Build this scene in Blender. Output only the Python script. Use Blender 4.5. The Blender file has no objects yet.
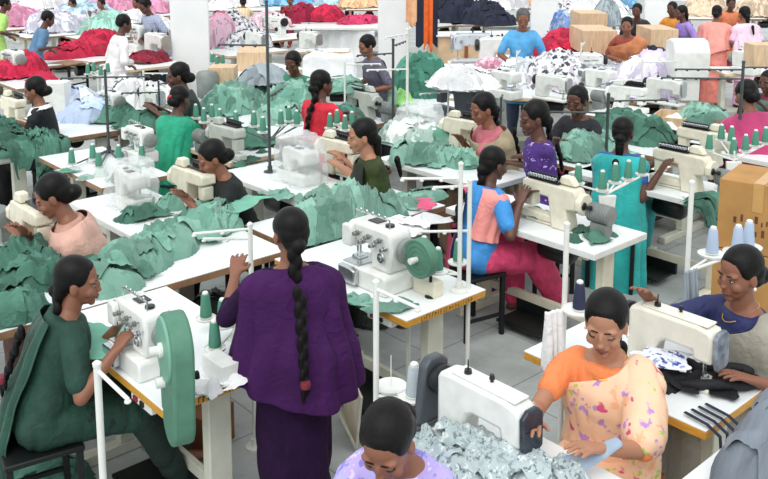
import bpy, bmesh, math, random
import numpy as np
from mathutils import Vector as V, Matrix, Euler
rnd = random.Random(7)
D = bpy.data; SC = bpy.context.scene; COL = SC.collection
PI = math.pi
# ------------------------------------------------------------------ camera, sky, light, exposure
CH, FPX, CY0 = 2.55, 870.0, 75.0
TH = math.atan(135/870); YAW = math.radians(48.2)
cam = D.cameras.new('camera'); co = D.objects.new('camera', cam); COL.objects.link(co)
cam.sensor_width = 36; cam.lens = FPX/768*36
cam.shift_y = -(239.5-CY0)/768
cam.clip_end = 200
co.location = (0, 0, CH)
co.rotation_euler = (PI/2-TH, 0, YAW-PI/2)
SC.camera = co
w = D.worlds.new('sky'); SC.world = w; w.use_nodes = True
w.node_tree.nodes['Background'].inputs[0].default_value = (0.93, 0.97, 1.0, 1)
w.node_tree.nodes['Background'].inputs[1].default_value = 1.0
sl = D.lights.new('daylight', 'SUN'); so = D.objects.new('daylight', sl); COL.objects.link(so)
sl.energy = 1.5; sl.angle = math.radians(50); sl.color = (1, .98, .94)
so.rotation_euler = V((.50, .30, -.80)).to_track_quat('-Z', 'Y').to_euler()
SC.view_settings.view_transform = 'Standard'; SC.view_settings.look = 'None'
SC.view_settings.exposure = 0.16; SC.view_settings.gamma = 1
SC.view_settings.use_curve_mapping = False

# ------------------------------------------------------------------ photo <-> place
_ct, _st = math.cos(TH), math.sin(TH)
_fw = (math.cos(YAW), math.sin(YAW)); _rt = (math.sin(YAW), -math.cos(YAW))
def W(px, py, z=0.0):
    u = (px-384)/FPX; v = (py-CY0)/FPX
    t = (CH-z)/(_st+v*_ct); a = t*u; b = t*(_ct-v*_st)
    return V((_rt[0]*a+_fw[0]*b, _rt[1]*a+_fw[1]*b, z))
def Wd(px, py, d):
    u = (px-384)/FPX; v = (py-CY0)/FPX
    a = d*u; b = d*(_ct-v*_st)
    return V((_rt[0]*a+_fw[0]*b, _rt[1]*a+_fw[1]*b, CH-d*(_st+v*_ct)))
def pxx(p):
    a = p[0]*_rt[0]+p[1]*_rt[1]; b = p[0]*_fw[0]+p[1]*_fw[1]
    return 384+FPX*a/(b*_ct+(CH-p[2])*_st)

# ------------------------------------------------------------------ noise
def _h(i, j, k, s):
    n = (i*374761393+j*668265263+k*1274126177+s*974634777) & 0xffffffff
    n = ((n ^ (n >> 13))*1274126177) & 0xffffffff
    return ((n ^ (n >> 16)) & 0xffff)/65535.0*2-1
def vn(x, y, z, s=0):
    x = np.asarray(x, float); y = np.asarray(y, float)+0*x; z = np.asarray(z, float)+0*x
    i = np.floor(x).astype(np.int64); j = np.floor(y).astype(np.int64); k = np.floor(z).astype(np.int64)
    fx, fy, fz = x-i, y-j, z-k
    q = lambda t: t*t*t*(t*(t*6-15)+10)
    a, b, c = q(fx), q(fy), q(fz); r = 0
    for di in (0, 1):
        for dj in (0, 1):
            for dk in (0, 1):
                r = r+_h(i+di, j+dj, k+dk, s)*(a if di else 1-a)*(b if dj else 1-b)*(c if dk else 1-c)
    return r
def folds(x, y, z, s=0):
    A = lambda n: np.sqrt(n*n+.006)
    wx = vn(x*.8, y*.8, z*.8, s+1); wy = vn(x*.8, y*.8, z*.8, s+2)
    f = 0.66*A(vn(x+1.3*wx, y*.55+1.3*wy, z+wx, s+3))
    f = f+0.34*A(vn(x*2.1+1.5*wy, y*1.5+1.5*wx, z*2.1, s+4))
    return f-0.3

# ------------------------------------------------------------------ materials
def hx(h):
    h = h.lstrip('#'); o = []
    for i in (0, 2, 4):
        c = int(h[i:i+2], 16)/255; o.append(c/12.92 if c <= .04045 else ((c+.055)/1.055)**2.4)
    return (*o, 1)
MATS = {}
def mat(name, col, rough=.6, metal=0, var=.12, scale=9.0, bump=0.0, bscale=60, sheen=0, alpha=1, trans=0, col2=None, stretch=None, vor=0, spec=None, wrinkle=None):
    if name in MATS: return MATS[name]
    m = D.materials.new(name); m.use_nodes = True; N = m.node_tree.nodes; L = m.node_tree.links
    p = N['Principled BSDF']; c = hx(col)
    p.inputs['Roughness'].default_value = rough; p.inputs['Metallic'].default_value = metal
    if sheen: p.inputs['Sheen Weight'].default_value = sheen; p.inputs['Sheen Roughness'].default_value = .5
    if alpha < 1: p.inputs['Alpha'].default_value = alpha
    if trans: p.inputs['Transmission Weight'].default_value = trans
    tc = N.new('ShaderNodeTexCoord'); src = tc.outputs['Object']
    if stretch:
        mp = N.new('ShaderNodeMapping'); mp.inputs['Scale'].default_value = stretch
        L.new(src, mp.inputs[0]); src = mp.outputs[0]
    nz = N.new('ShaderNodeTexNoise'); nz.inputs['Scale'].default_value = scale; nz.inputs['Detail'].default_value = 4
    L.new(src, nz.inputs['Vector']); fac = nz.outputs['Fac']
    if vor:
        vo = N.new('ShaderNodeTexVoronoi'); vo.inputs['Scale'].default_value = vor
        ad = N.new('ShaderNodeMixRGB'); ad.blend_type = 'ADD'; ad.inputs[0].default_value = .35
        L.new(src, ad.inputs[1]); L.new(nz.outputs['Color'], ad.inputs[2]); L.new(ad.outputs[0], vo.inputs['Vector'])
        sp = N.new('ShaderNodeSeparateColor'); L.new(vo.outputs['Color'], sp.inputs[0]); fac = sp.outputs[0]
    rp = N.new('ShaderNodeValToRGB')
    d = hx(col2) if col2 else tuple(x*(1-2*var) for x in c[:3])+(1,)
    e = c if col2 else tuple(min(1, x*(1+var)) for x in c[:3])+(1,)
    rp.color_ramp.elements[0].color = d; rp.color_ramp.elements[1].color = e
    rp.color_ramp.elements[0].position = .3 if not vor else 0; rp.color_ramp.elements[1].position = .7 if not vor else 1
    L.new(fac, rp.inputs[0]); L.new(rp.outputs[0], p.inputs['Base Color'])
    if bump:
        nb = N.new('ShaderNodeTexNoise'); nb.inputs['Scale'].default_value = bscale; nb.inputs['Detail'].default_value = 3
        L.new(src, nb.inputs['Vector']); bp = N.new('ShaderNodeBump'); bp.inputs['Strength'].default_value = bump
        bp.inputs['Distance'].default_value = .004
        L.new(nb.outputs['Fac'], bp.inputs['Height']); L.new(bp.outputs[0], p.inputs['Normal'])
    if spec is not None: p.inputs['Specular IOR Level'].default_value = spec
    if wrinkle is None and rough >= .7 and not bump > .35 and ('cloth' in name or any(k in name for k in ('shawl', 'tunic', 'dress', 'top', 'trousers', 'sari', 'blouse', 'shirt', 'bundle', 'pile', 'heap', 'skirt'))): wrinkle = .5
    if wrinkle:
        nb = N.new('ShaderNodeTexNoise'); nb.inputs['Scale'].default_value = 17; nb.inputs['Detail'].default_value = 3; nb.inputs['Distortion'].default_value = 1.2
        L.new(src, nb.inputs['Vector']); b2 = N.new('ShaderNodeBump'); b2.inputs['Strength'].default_value = wrinkle; b2.inputs['Distance'].default_value = .02
        L.new(nb.outputs['Fac'], b2.inputs['Height'])
        if bump: L.new(bp.outputs[0], b2.inputs['Normal'])
        L.new(b2.outputs[0], p.inputs['Normal'])
    MATS[name] = m; return m
def pattern(name, base, spots, scale=14, thr=.33, rough=.8):
    # printed cloth: voronoi blotches of several colours on a ground
    if name in MATS: return MATS[name]
    m = D.materials.new(name); m.use_nodes = True; N = m.node_tree.nodes; L = m.node_tree.links
    p = N['Principled BSDF']; p.inputs['Roughness'].default_value = rough
    tc = N.new('ShaderNodeTexCoord'); nz = N.new('ShaderNodeTexNoise'); nz.inputs['Scale'].default_value = scale*1.4
    ad = N.new('ShaderNodeMixRGB'); ad.blend_type = 'ADD'; ad.inputs[0].default_value = .09
    L.new(tc.outputs['Object'], nz.inputs['Vector']); L.new(tc.outputs['Object'], ad.inputs[1]); L.new(nz.outputs['Color'], ad.inputs[2])
    vo = N.new('ShaderNodeTexVoronoi'); vo.inputs['Scale'].default_value = scale; L.new(ad.outputs[0], vo.inputs['Vector'])
    sp = N.new('ShaderNodeSeparateColor'); L.new(vo.outputs['Color'], sp.inputs[0])
    r1 = N.new('ShaderNodeValToRGB'); r1.color_ramp.interpolation = 'CONSTANT'
    els = r1.color_ramp.elements
    for i, s in enumerate(spots):
        e = els[i] if i < 2 else els.new(.5)
        e.position = i/len(spots); e.color = hx(s)
    L.new(sp.outputs[0], r1.inputs[0])
    r2 = N.new('ShaderNodeValToRGB'); r2.color_ramp.elements[0].position = thr; r2.color_ramp.elements[1].position = thr+.12
    r2.color_ramp.elements[0].color = (1, 1, 1, 1); r2.color_ramp.elements[1].color = (0, 0, 0, 1)
    L.new(vo.outputs['Distance'], r2.inputs[0])
    mx = N.new('ShaderNodeMixRGB'); mx.inputs[1].default_value = hx(base); L.new(r2.outputs[0], mx.inputs[0]); L.new(r1.outputs[0], mx.inputs[2])
    L.new(mx.outputs[0], p.inputs['Base Color']); MATS[name] = m; return m
def stripes(name, c1, c2, scale=40, axis='Y', rough=.8, cross=False):
    if name in MATS: return MATS[name]
    m = D.materials.new(name); m.use_nodes = True; N = m.node_tree.nodes; L = m.node_tree.links
    p = N['Principled BSDF']; p.inputs['Roughness'].default_value = rough
    tc = N.new('ShaderNodeTexCoord')
    wv = N.new('ShaderNodeTexWave'); wv.bands_direction = axis; wv.inputs['Scale'].default_value = scale; wv.inputs['Distortion'].default_value = 1.2
    L.new(tc.outputs['Object'], wv.inputs['Vector']); f = wv.outputs['Fac']
    if cross:
        w2 = N.new('ShaderNodeTexWave'); w2.bands_direction = 'Z'; w2.inputs['Scale'].default_value = scale; L.new(tc.outputs['Object'], w2.inputs['Vector'])
        mm = N.new('ShaderNodeMath'); mm.operation = 'MULTIPLY'; L.new(f, mm.inputs[0]); L.new(w2.outputs['Fac'], mm.inputs[1]); f = mm.outputs[0]
    mx = N.new('ShaderNodeMixRGB'); mx.inputs[1].default_value = hx(c1); mx.inputs[2].default_value = hx(c2)
    L.new(f, mx.inputs[0]); L.new(mx.outputs[0], p.inputs['Base Color']); MATS[name] = m; return m
white_lam = mat('white_laminate', '#eef2f2', .32, var=.03, scale=5)
white_met = mat('white_enamel', '#e9ebe6', .38, var=.05, scale=14)
cream_met = mat('cream_enamel', '#e4dfca', .4, var=.06, scale=12)
beige_leg = mat('beige_leg_paint', '#cfd0c0', .5, var=.07, scale=8)
pale_pole = mat('pale_pole_paint', '#e4e6e0', .4, var=.04)
dark_pole = mat('dark_pole_paint', '#4a5152', .45, metal=.3, var=.1)
steel = mat('bright_steel', '#c6cacb', .25, metal=.9, var=.06)
grey_met = mat('grey_cast_metal', '#8d9390', .5, metal=.3, var=.1)
black_pl = mat('black_plastic', '#17181c', .35, var=.1)
navy_pl = mat('smoked_visor', '#2c3340', .15, var=.2, scale=25)
rubber = mat('black_rubber', '#1c1c1d', .8, var=.1)
yellow_edge = mat('varnished_ply_edge', '#d39a38', .5, var=.12, scale=20, stretch=(1, 1, 12))
brown_edge = mat('brown_wood_edge', '#9b7656', .6, var=.15, scale=16)
dark_steel = mat('black_stool_steel', '#1d2222', .5, metal=.4, var=.1)
wood_tan = mat('tan_plywood', '#dcbe9a', .65, var=.1, scale=6, stretch=(1, 6, 1))
cardboard = mat('brown_cardboard', '#b98a50', .85, var=.1, scale=5)
red_wood = mat('reddish_stool_wood', '#9a5a3c', .5, var=.15, scale=9)
disc_green = mat('green_tape_reel', '#54846e', .6, var=.06, scale=20)
sage = mat('sage_green_cloth', '#86b09f', .9, vor=5, col2='#5d8d7c', scale=6, bump=.25, bscale=160, sheen=.1)
sage_dark = mat('deep_green_cloth', '#52806f', .9, vor=5, col2='#335c4d', scale=6, bump=.25, bscale=160)
white_cl = mat('white_cloth', '#f0f1f2', .9, var=.05, scale=6, bump=.2, bscale=120)
lilac_cl = mat('pale_lilac_cloth', '#dcd8e8', .9, var=.12, scale=9, bump=.2)
crimson = mat('crimson_cloth', '#c21f45', .85, var=.12, scale=8, bump=.2)
pink_cl = mat('pink_cloth', '#e59ab8', .85, var=.15, scale=8)
navy_cl = mat('navy_cloth', '#23283c', .85, var=.15, scale=8)
grey_cl = mat('grey_jersey', '#98a3a9', .9, var=.1, scale=7, bump=.3)
slate_st = mat('slate_jersey', '#757d87', .9, var=.12, scale=5, bump=.6, bscale=70, stretch=(1, 5, 1))
grey_camo = pattern('grey_camo_print', '#b4c1c2', ['#8b9a9e', '#d6dee0', '#6f7f85', '#9fb0b2'], 34, .36)
grey_print = pattern('grey_white_print', '#e4e4e6', ['#6d7076', '#a9abb2', '#c6b9c8', '#3c3f46'], 13, .42)
film = mat('clear_plastic_film', '#f2f6f6', .18, var=.02, alpha=.32)
thread_green = mat('green_thread', '#4f8f78', .7, var=.06, bump=.5, bscale=300, stretch=(1, 1, 9))
thread_grey = mat('pale_grey_thread', '#b9c4cb', .7, var=.05, bump=.5, bscale=300, stretch=(1, 1, 9))
thread_blue = mat('pale_blue_thread', '#aebfd6', .7, var=.05)
thread_navy = mat('navy_thread', '#262c4a', .7, var=.08)
thread_red = mat('dark_red_thread', '#8e2440', .7, var=.08)
hair_m = mat('black_hair', '#0d0b0a', .45, var=.3, scale=20, bump=.5, bscale=110, stretch=(1, 3, .6), spec=.22)
hair_grey = mat('greying_hair', '#5c5a58', .6, var=.3, scale=30)
eye_w = mat('eye_white', '#e6e0d8', .3, var=.02)
eye_d = mat('dark_iris', '#0e0a08', .2, var=.02)
lip_m = mat('brown_lips', '#7c4038', .5, var=.05)
gold = mat('gold_jewellery', '#d8a840', .3, metal=.9, var=.05)
flower_red = mat('red_hair_flower', '#c83a3e', .7, var=.15)
SKIN = [mat('skin_light_brown', '#b07d62', .5, var=.06, scale=8), mat('skin_brown', '#8a5a44', .5, var=.06, scale=8), mat('skin_dark_brown', '#5f3c2e', .48, var=.07, scale=8)]

# ------------------------------------------------------------------ mesh builder
class MB:
    def __init__(s): s.v = []; s.f = []
    def add(s, vs, fs):
        b = len(s.v); s.v += [tuple(x) for x in vs]; s.f += [tuple(i+b for i in f) for f in fs]; return s
    def box(s, x0, x1, y0, y1, z0, z1, M=None):
        vs = [V((x, y, z)) for x in (x0, x1) for y in (y0, y1) for z in (z0, z1)]
        if M: vs = [M @ v for v in vs]
        return s.add(vs, [(0, 1, 3, 2), (4, 6, 7, 5), (0, 4, 5, 1), (2, 3, 7, 6), (0, 2, 6, 4), (1, 5, 7, 3)])
    def prism(s, poly, a0, a1, plane='XZ'):
        # poly in a plane, swept along the third axis from a0 to a1
        n = len(poly); mk = {'XZ': lambda p, a: (p[0], a, p[1]), 'XY': lambda p, a: (p[0], p[1], a), 'YZ': lambda p, a: (a, p[0], p[1])}[plane]
        vs = [mk(p, a0) for p in poly]+[mk(p, a1) for p in poly]
        fs = [tuple(range(n)), tuple(range(2*n-1, n-1, -1))]+[(i, n+i, n+(i+1) % n, (i+1) % n) for i in range(n)]
        return s.add(vs, fs)
    def tube(s, pts, rad, seg=12, cap=0, ref=None, rot=0):
        # rad: float or list of float/(ra,rb); cap=1 rounds the ends
        pts = [V(p) for p in pts]; n = len(pts)
        if not isinstance(rad, (list,)): rad = [rad]*n
        rad = [(r, r) if not isinstance(r, tuple) else r for r in rad]
        tan = []
        for i in range(n):
            t = pts[min(i+1, n-1)]-pts[max(i-1, 0)]
            tan.append(t.normalized() if t.length > 1e-9 else V((0, 0, 1)))
        rings = []
        side = V(ref) if ref is not None else (V((0, 1, 0)) if abs(tan[0].y) < .9 else V((1, 0, 0)))
        fr = []
        for i in range(n):
            base = V(ref) if ref is not None else side
            sd = base-tan[i]*base.dot(tan[i])
            if sd.length < 1e-5: sd = tan[i].orthogonal()
            sd.normalize(); side = sd; fr.append((sd, tan[i].cross(sd)))
        L = []
        if cap:
            for a in (80, 55, 28):
                c, d = math.cos(math.radians(a)), math.sin(math.radians(a))
                L.append((pts[0]-tan[0]*min(rad[0])*d, (rad[0][0]*c, rad[0][1]*c), fr[0]))
        for i in range(n): L.append((pts[i], rad[i], fr[i]))
        if cap:
            for a in (28, 55, 80):
                c, d = math.cos(math.radians(a)), math.sin(math.radians(a))
                L.append((pts[-1]+tan[-1]*min(rad[-1])*d, (rad[-1][0]*c, rad[-1][1]*c), fr[-1]))
        vs = []
        for p, r, (sd, up) in L:
            for k in range(seg):
                a = 2*PI*k/seg+rot; vs.append(p+sd*(r[0]*math.cos(a))+up*(r[1]*math.sin(a)))
        m = len(L)
        fs = [(i*seg+k, i*seg+(k+1) % seg, (i+1)*seg+(k+1) % seg, (i+1)*seg+k) for i in range(m-1) for k in range(seg)]
        fs += [tuple(range(seg-1, -1, -1)), tuple((m-1)*seg+k for k in range(seg))]
        return s.add(vs, fs)
    def cyl(s, p0, p1, r0, r1=None, seg=20): return s.tube([p0, p1], [r0, r0 if r1 is None else r1], seg)
    def lathe(s, prof, seg=20, axis='Z', c=(0, 0, 0)):
        vs = []; 
        for r, h in prof:
            for k in range(seg):
                a = 2*PI*k/seg; x, y = r*math.cos(a), r*math.sin(a)
                q = {'Z': (x, y, h), 'X': (h, x, y), 'Y': (y, h, x)}[axis]
                vs.append((q[0]+c[0], q[1]+c[1], q[2]+c[2]))
        m = len(prof)
        fs = [(i*seg+k, i*seg+(k+1) % seg, (i+1)*seg+(k+1) % seg, (i+1)*seg+k) for i in range(m-1) for k in range(seg)]
        fs += [tuple(range(seg-1, -1, -1)), tuple((m-1)*seg+k for k in range(seg))]
        return s.add(vs, fs)
    def ell(s, c, r, M=None, seg=16, rings=10):
        c = V(c); vs = []
        for i in range(1, rings):
            t = PI*i/rings
            for k in range(seg):
                a = 2*PI*k/seg; p = V((r[0]*math.sin(t)*math.cos(a), r[1]*math.sin(t)*math.sin(a), r[2]*math.cos(t)))
                if M: p = M @ p
                vs.append(c+p)
        top, bot = V((0, 0, r[2])), V((0, 0, -r[2]))
        if M: top, bot = M @ top, M @ bot
        vs += [c+top, c+bot]; n = (rings-1)*seg
        fs = [(i*seg+k, (i+1)*seg+k, (i+1)*seg+(k+1) % seg, i*seg+(k+1) % seg) for i in range(rings-2) for k in range(seg)]
        fs += [(n, k, (k+1) % seg) for k in range(seg)]+[(n+1, (rings-2)*seg+(k+1) % seg, (rings-2)*seg+k) for k in range(seg)]
        return s.add(vs, fs)
    def mesh(s, name):
        me = D.meshes.new(name); me.from_pydata(s.v, [], s.f); me.update(); return me
def link(name, me, m, parent=None, bevel=0, smooth=True, ang=40):
    o = D.objects.new(name, me); COL.objects.link(o)
    if m is not None: me.materials.append(m)
    if smooth:
        me.polygons.foreach_set('use_smooth', [True]*len(me.polygons))
        if ang: me.set_sharp_from_angle(angle=math.radians(ang))
    if bevel:
        b = o.modifiers.new('bevel', 'BEVEL'); b.width = bevel; b.segments = 2; b.limit_method = 'ANGLE'; b.angle_limit = math.radians(35)
        b.harden_normals = False
    if parent: o.parent = parent
    return o
def recalc(me):
    bm = bmesh.new(); bm.from_mesh(me); bmesh.ops.recalc_face_normals(bm, faces=bm.faces); bm.to_mesh(me); bm.free()
def part(name, mb, m, parent=None, bevel=0, ang=40):
    me = mb.mesh(name); recalc(me); return link(name, me, m, parent, bevel, True, ang)
def tag(o, label=None, cat=None, group=None, kind=None):
    if label: o['label'] = label
    if cat: o['category'] = cat
    if group: o['group'] = group
    if kind: o['kind'] = kind
    return o
def thing(name, label, cat, loc=(0, 0, 0), rz=0, group=None):
    o = D.objects.new(name, None); COL.objects.link(o); o.empty_display_size = .1
    o.location = loc; o.rotation_euler = (0, 0, rz); return tag(o, label, cat, group)
def dup(o, parent=None):
    c = o.copy(); COL.objects.link(c)
    if parent: c.parent = parent
    for ch in list(o.children): dup(ch, c)
    return c
def place(proto, loc, rz, label, group=None, used=set()):
    # first use takes the built one itself, later uses are copies
    if proto.name in used: o = dup(proto)
    else: used.add(proto.name); o = proto
    o.location = loc; o.rotation_euler = (0, 0, rz); o['label'] = label
    if group: o['group'] = group
    return o
def remesh(mb, voxel, it=4, amp=0, freq=7, seed=0, sx=(1, 1, .5), name='tmp'):
    me = mb.mesh(name); recalc(me)
    o = D.objects.new(name, me); COL.objects.link(o)
    r = o.modifiers.new('r', 'REMESH'); r.mode = 'VOXEL'; r.voxel_size = voxel
    if it: s = o.modifiers.new('s', 'SMOOTH'); s.factor = .5; s.iterations = it
    dg = bpy.context.evaluated_depsgraph_get(); dg.update()
    out = D.meshes.new_from_object(o.evaluated_get(dg)); out.name = name
    D.objects.remove(o); D.meshes.remove(me)
    if amp:
        n = len(out.vertices); c = np.empty(n*3); out.vertices.foreach_get('co', c); c = c.reshape(-1, 3)
        nn = np.empty(n*3); out.vertices.foreach_get('normal', nn); nn = nn.reshape(-1, 3)
        d = folds(c[:, 0]*freq*sx[0], c[:, 1]*freq*sx[1], c[:, 2]*freq*sx[2], seed)
        c = c+nn*(amp*(d*1.6))[:, None]
        out.vertices.foreach_set('co', c.reshape(-1)); out.update()
    return out
# ------------------------------------------------------------------ people
TORSO = [(-.10, .115, .088, 0), (-.02, .152, .105, -.01), (.08, .142, .096, -.005), (.18, .115, .082, 0), (.29, .127, .096, .012), (.37, .136, .090, .008), (.42, .138, .074, 0), (.455, .105, .058, -.004), (.475, .070, .050, -.004), (.50, .050, .046, 0)]
SHAWL = [(-.10, .15, .11, 0), (.08, .150, .106, -.005), (.18, .135, .095, 0), (.29, .150, .100, .012), (.37, .170, .094, .008), (.41, .178, .082, 0), (.432, .158, .072, 0), (.447, .125, .064, -.004), (.462, .088, .056, -.004), (.475, .066, .050, -.004), (.50, .050, .046, 0)]
def tors(h, T=TORSO):
    if h <= T[0][0]: return T[0][1:]
    for a, b in zip(T, T[1:]):
        if h <= b[0]:
            f = (h-a[0])/(b[0]-a[0]); return tuple(a[i]+(b[i]-a[i])*f for i in (1, 2, 3))
    return T[-1][1:]
class Pose: pass
def person(label, hc, yaw, pose='sit', k=1.0, lean=12, lean2=None, hp=10, hy=0, hr=0, lh=(.44, .10, .86), rh=(.44, -.10, .86), skin=1, near=False,
           top=None, bottom=None, wrap=None, hair='bun', hairmat=None, zref=None, pz=None, feet=None, face=True, seed=None, curl=.5, extra=None, cat='person', flat=False):
    """hc: pixel of the head centre; the root on the floor follows from the pose."""
    seed = seed if seed is not None else int(hc[0]*3+hc[1]*7)
    P = Pose(); r = math.radians
    stand = pose == 'stand'
    P.pel = V((0, 0, pz if pz else (.83*k if stand else .52)))
    l1 = r(lean); l2 = r(lean2 if lean2 is not None else lean+6)
    def spine(h):
        # point and forward/up axes along the bent back
        hh = h/k; f = min(max(hh/.5, 0), 1); a = l1+(l2-l1)*f; n = 8; p = P.pel.copy()
        for i in range(n):
            g = f*(i+.5)/n; b = l1+(l2-l1)*g; st = (hh/n)*k
            p += V((math.sin(b), 0, math.cos(b)))*st
        return p, V((math.cos(a), 0, -math.sin(a))), V((math.sin(a), 0, math.cos(a)))
    P.spine = spine
    nb, nf, nu = spine(.49*k)
    na = l2*.75+r(hp)*.45
    hcn = nb+V((math.sin(na), 0, math.cos(na)))*(.13*k)
    Rh = Matrix.Rotation(r(hy), 3, 'Z') @ Matrix.Rotation(r(hp), 3, 'Y') @ Matrix.Rotation(r(hr), 3, 'X')
    # place the root so the head centre falls on its pixel
    Rz = Matrix.Rotation(r(yaw), 3, 'Z'); hw = Rz @ hcn
    g = W(hc[0], hc[1], hw.z) if zref is None else W(hc[0], hc[1], hw.z)
    loc = V((g.x-hw.x, g.y-hw.y, 0))
    root = thing('person', label, cat, loc, r(yaw))
    if extra and 'group' in extra: root['group'] = extra['group']
    vox = .0048 if near else .0085
    fr = 1.0 if near else 1.25
    Ri = Matrix.Rotation(-r(yaw), 3, 'Z')
    def toL(h_):
        return tuple(Ri @ (W(*h_[1:])-loc)) if h_ is not None and h_[0] == 'px' else h_
    lh, rh = toL(lh), toL(rh)
    def HM(p): return hcn+Rh @ (V(p)*k)
    b = MB()
    # torso
    def ring_tube(mb, hs, off, seg=28):
        pts, rad = [], []
        for h in hs:
            p, f, u = spine(h*k); wd, dp, fo = tors(h); pts.append(p+f*fo*k); rad.append(((wd+off)*k, (dp+off)*k))
        mb.tube(pts, rad, seg, ref=(0, 1, 0))
    ring_tube(b, [-.08, -.02, .08, .18, .29, .37, .42, .455, .475, .5], -.004)
    # neck and head
    b.tube([nb-nu*.03*k, nb.lerp(hcn, .55), hcn-(Rh @ V((.01, 0, .02)))*k], [.052*k, .045*k, .047*k], 14, 1)
    E = lambda c, q, seg=20, rings=14: b.ell(HM(c), [x*k for x in q], Rh, seg, rings)
    E((-.012, 0, .032), (.092, .073, .080)); E((.022, 0, -.012), (.066, .064, .082)); E((.036, 0, -.055), (.045, .048, .046))
    E((.068, 0, -.088), (.017, .021, .017)); E((.070, 0, -.050), (.022, .030, .030))
    E((.084, 0, -.012), (.017, .0105, .030)); E((.094, 0, -.028), (.014, .014, .011))
    E((.066, .032, .022), (.017, .026, .010)); E((.066, -.032, .022), (.017, .026, .010))
    E((.060, .040, -.030), (.022, .022, .024)); E((.060, -.040, -.030), (.022, .022, .024))
    for s in (1, -1):
        E((-.006, s*.071, -.012), (.019, .009, .031)); 
    # arms
    P.arm = {}
    for s, tgt in ((1, lh), (-1, rh)):
        sp, sf, su = spine(.415*k); sh = sp+V((0, s*.148*k, 0))
        if tgt is None: tgt = (sh.x+.03, sh.y+s*.06, sh.z-.46*k)
        t = V(tgt); A, Bf = .265*k, .235*k
        d = t-sh; dl = min(d.length, (A+Bf)*.985); d.normalize(); t = sh+d*dl
        a = (A*A-Bf*Bf+dl*dl)/(2*dl); hgt = math.sqrt(max(A*A-a*a, 0))
        pole = V((-.35, s*.55, -.9)); pole = (pole-d*pole.dot(d)).normalized()
        el = sh+d*a+pole*hgt
        P.arm[s] = (sh, el, t)
        b.tube([sh-V((0, s*.02, 0)), sh.lerp(el, .35), sh.lerp(el, .8), el], [.042*k, .040*k, .034*k, .032*k], 14, 1)
        b.tube([el, el.lerp(t, .3), el.lerp(t, .8), t], [.032*k, .033*k, .025*k, (.024*k, .019*k)], 14, 1)
        fd = (t-el).normalized()
        nrm = V((0, 0, -1)); nrm = (nrm-fd*nrm.dot(fd))
        if nrm.length < .3: nrm = V((0, -s, 0)); nrm = nrm-fd*nrm.dot(fd)
        nrm.normalize(); lat = V((0, -s, 0)); lat = lat-fd*lat.dot(fd)-nrm*lat.dot(nrm)
        if lat.length < .2: lat = fd.cross(nrm)*s
        lat.normalize()   # towards the thumb
        b.tube([t-fd*.01, t+fd*.03*k, t+fd*.078*k], [(.026*k, .019*k), (.036*k, .016*k), (.038*k, .013*k)], 14, 1, ref=lat)
        for q, (o, ln) in enumerate(((.030, .068), (.010, .076), (-.011, .070), (-.031, .056))):
            p = t+fd*.070*k+lat*o*k; dd = (fd+lat*o*2.4).normalized(); pts = [p]
            for i, fl in enumerate((.42, .33, .25)):
                ang = curl*(.35+.45*i); dv = dd*math.cos(ang)+nrm*math.sin(ang); pts.append(pts[-1]+dv*ln*fl*k)
            b.tube(pts, [.0088*k*fr, .0084*k*fr, .008*k*fr, .0068*k*fr], 8, 1)
        p = t+fd*.022*k+lat*.028*k; dd = (fd*.62+lat*.7+nrm*.25).normalized()
        b.tube([p, p+dd*.032*k, p+(dd*.045+fd*.018)*k], [.0125*k, .0095*k*fr, .0078*k*fr], 8, 1)
    # legs
    P.leg = {}
    for s in (1, -1):
        hp_ = P.pel+V((0, s*.085*k, -.01))
        if stand: kn = V((.015, s*.085*k, .45*k)); an = V((-.01, s*.085*k, .075))
        else:
            fx = (feet[0] if s > 0 else feet[1]) if feet else V((.44, s*.10, 0))
            fx = V(fx); an = V((fx[0], fx[1], .085)); kn = V((.39*k, s*.125*k, P.pel.z+.0))
            dv = kn-an; kn = an+dv.normalized()*min(dv.length, .44*k) if dv.length > .44*k else kn
        P.leg[s] = (hp_, kn, an)
        b.tube([hp_, hp_.lerp(kn, .5), kn], [.085*k, .072*k, .052*k], 14, 1)
        b.tube([kn, kn.lerp(an, .35), an], [.05*k, .05*k, .031*k], 14, 1)
        b.tube([an+V((-.035, 0, -.05)), an+V((.05, 0, -.045)), an+V((.14, s*.01, -.062))], [(.032, .03), (.036, .03), (.034, .018)], 12, 1, ref=(0, 1, 0))
    me = remesh(b, vox, 2 if near else 1)
    link('body', me, SKIN[skin], root, ang=0)
    # face
    if face:
        e = MB(); ir = MB(); br = MB(); lp = MB()
        for s in (1, -1):
            if hp < 13:
                e.ell(HM((.0725, s*.030, .002)), (.0100*k, .0125*k, .0042*k), Rh, 10, 8)
                ir.ell(HM((.0795, s*.030, -.0005)), (.0050*k, .0064*k, .0050*k), Rh, 8, 6)
                ir.tube([HM((.0765, s*.017, .004)), HM((.0825, s*.030, .0075)), HM((.073, s*.044, .003))], .0020*k, 6, 1)
            else:   # lowered lids: only the lashes show
                e.ell(HM((.0725, s*.030, .003)), (.0100*k, .0135*k, .0075*k), Rh, 10, 8)
                ir.tube([HM((.0755, s*.016, -.002)), HM((.0825, s*.026, -.0048)), HM((.0815, s*.036, -.0042)), HM((.0715, s*.047, -.0005))], .0024*k, 6, 1)
            br.tube([HM((.0825, s*.013, .021)), HM((.0835, s*.030, .0265)), HM((.071, s*.050, .020))], [.0022*k, .0026*k, .0016*k], 6, 1)
        lp.tube([HM((.083, .022, -.060)), HM((.0925, .008, -.0565)), HM((.0925, -.008, -.0565)), HM((.083, -.022, -.060))], [.003*k, .0055*k, .0055*k, .003*k], 8, 1)
        lp.tube([HM((.083, .019, -.062)), HM((.090, 0, -.068)), HM((.083, -.019, -.062))], [.003*k, .0068*k, .003*k], 8, 1)
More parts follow.
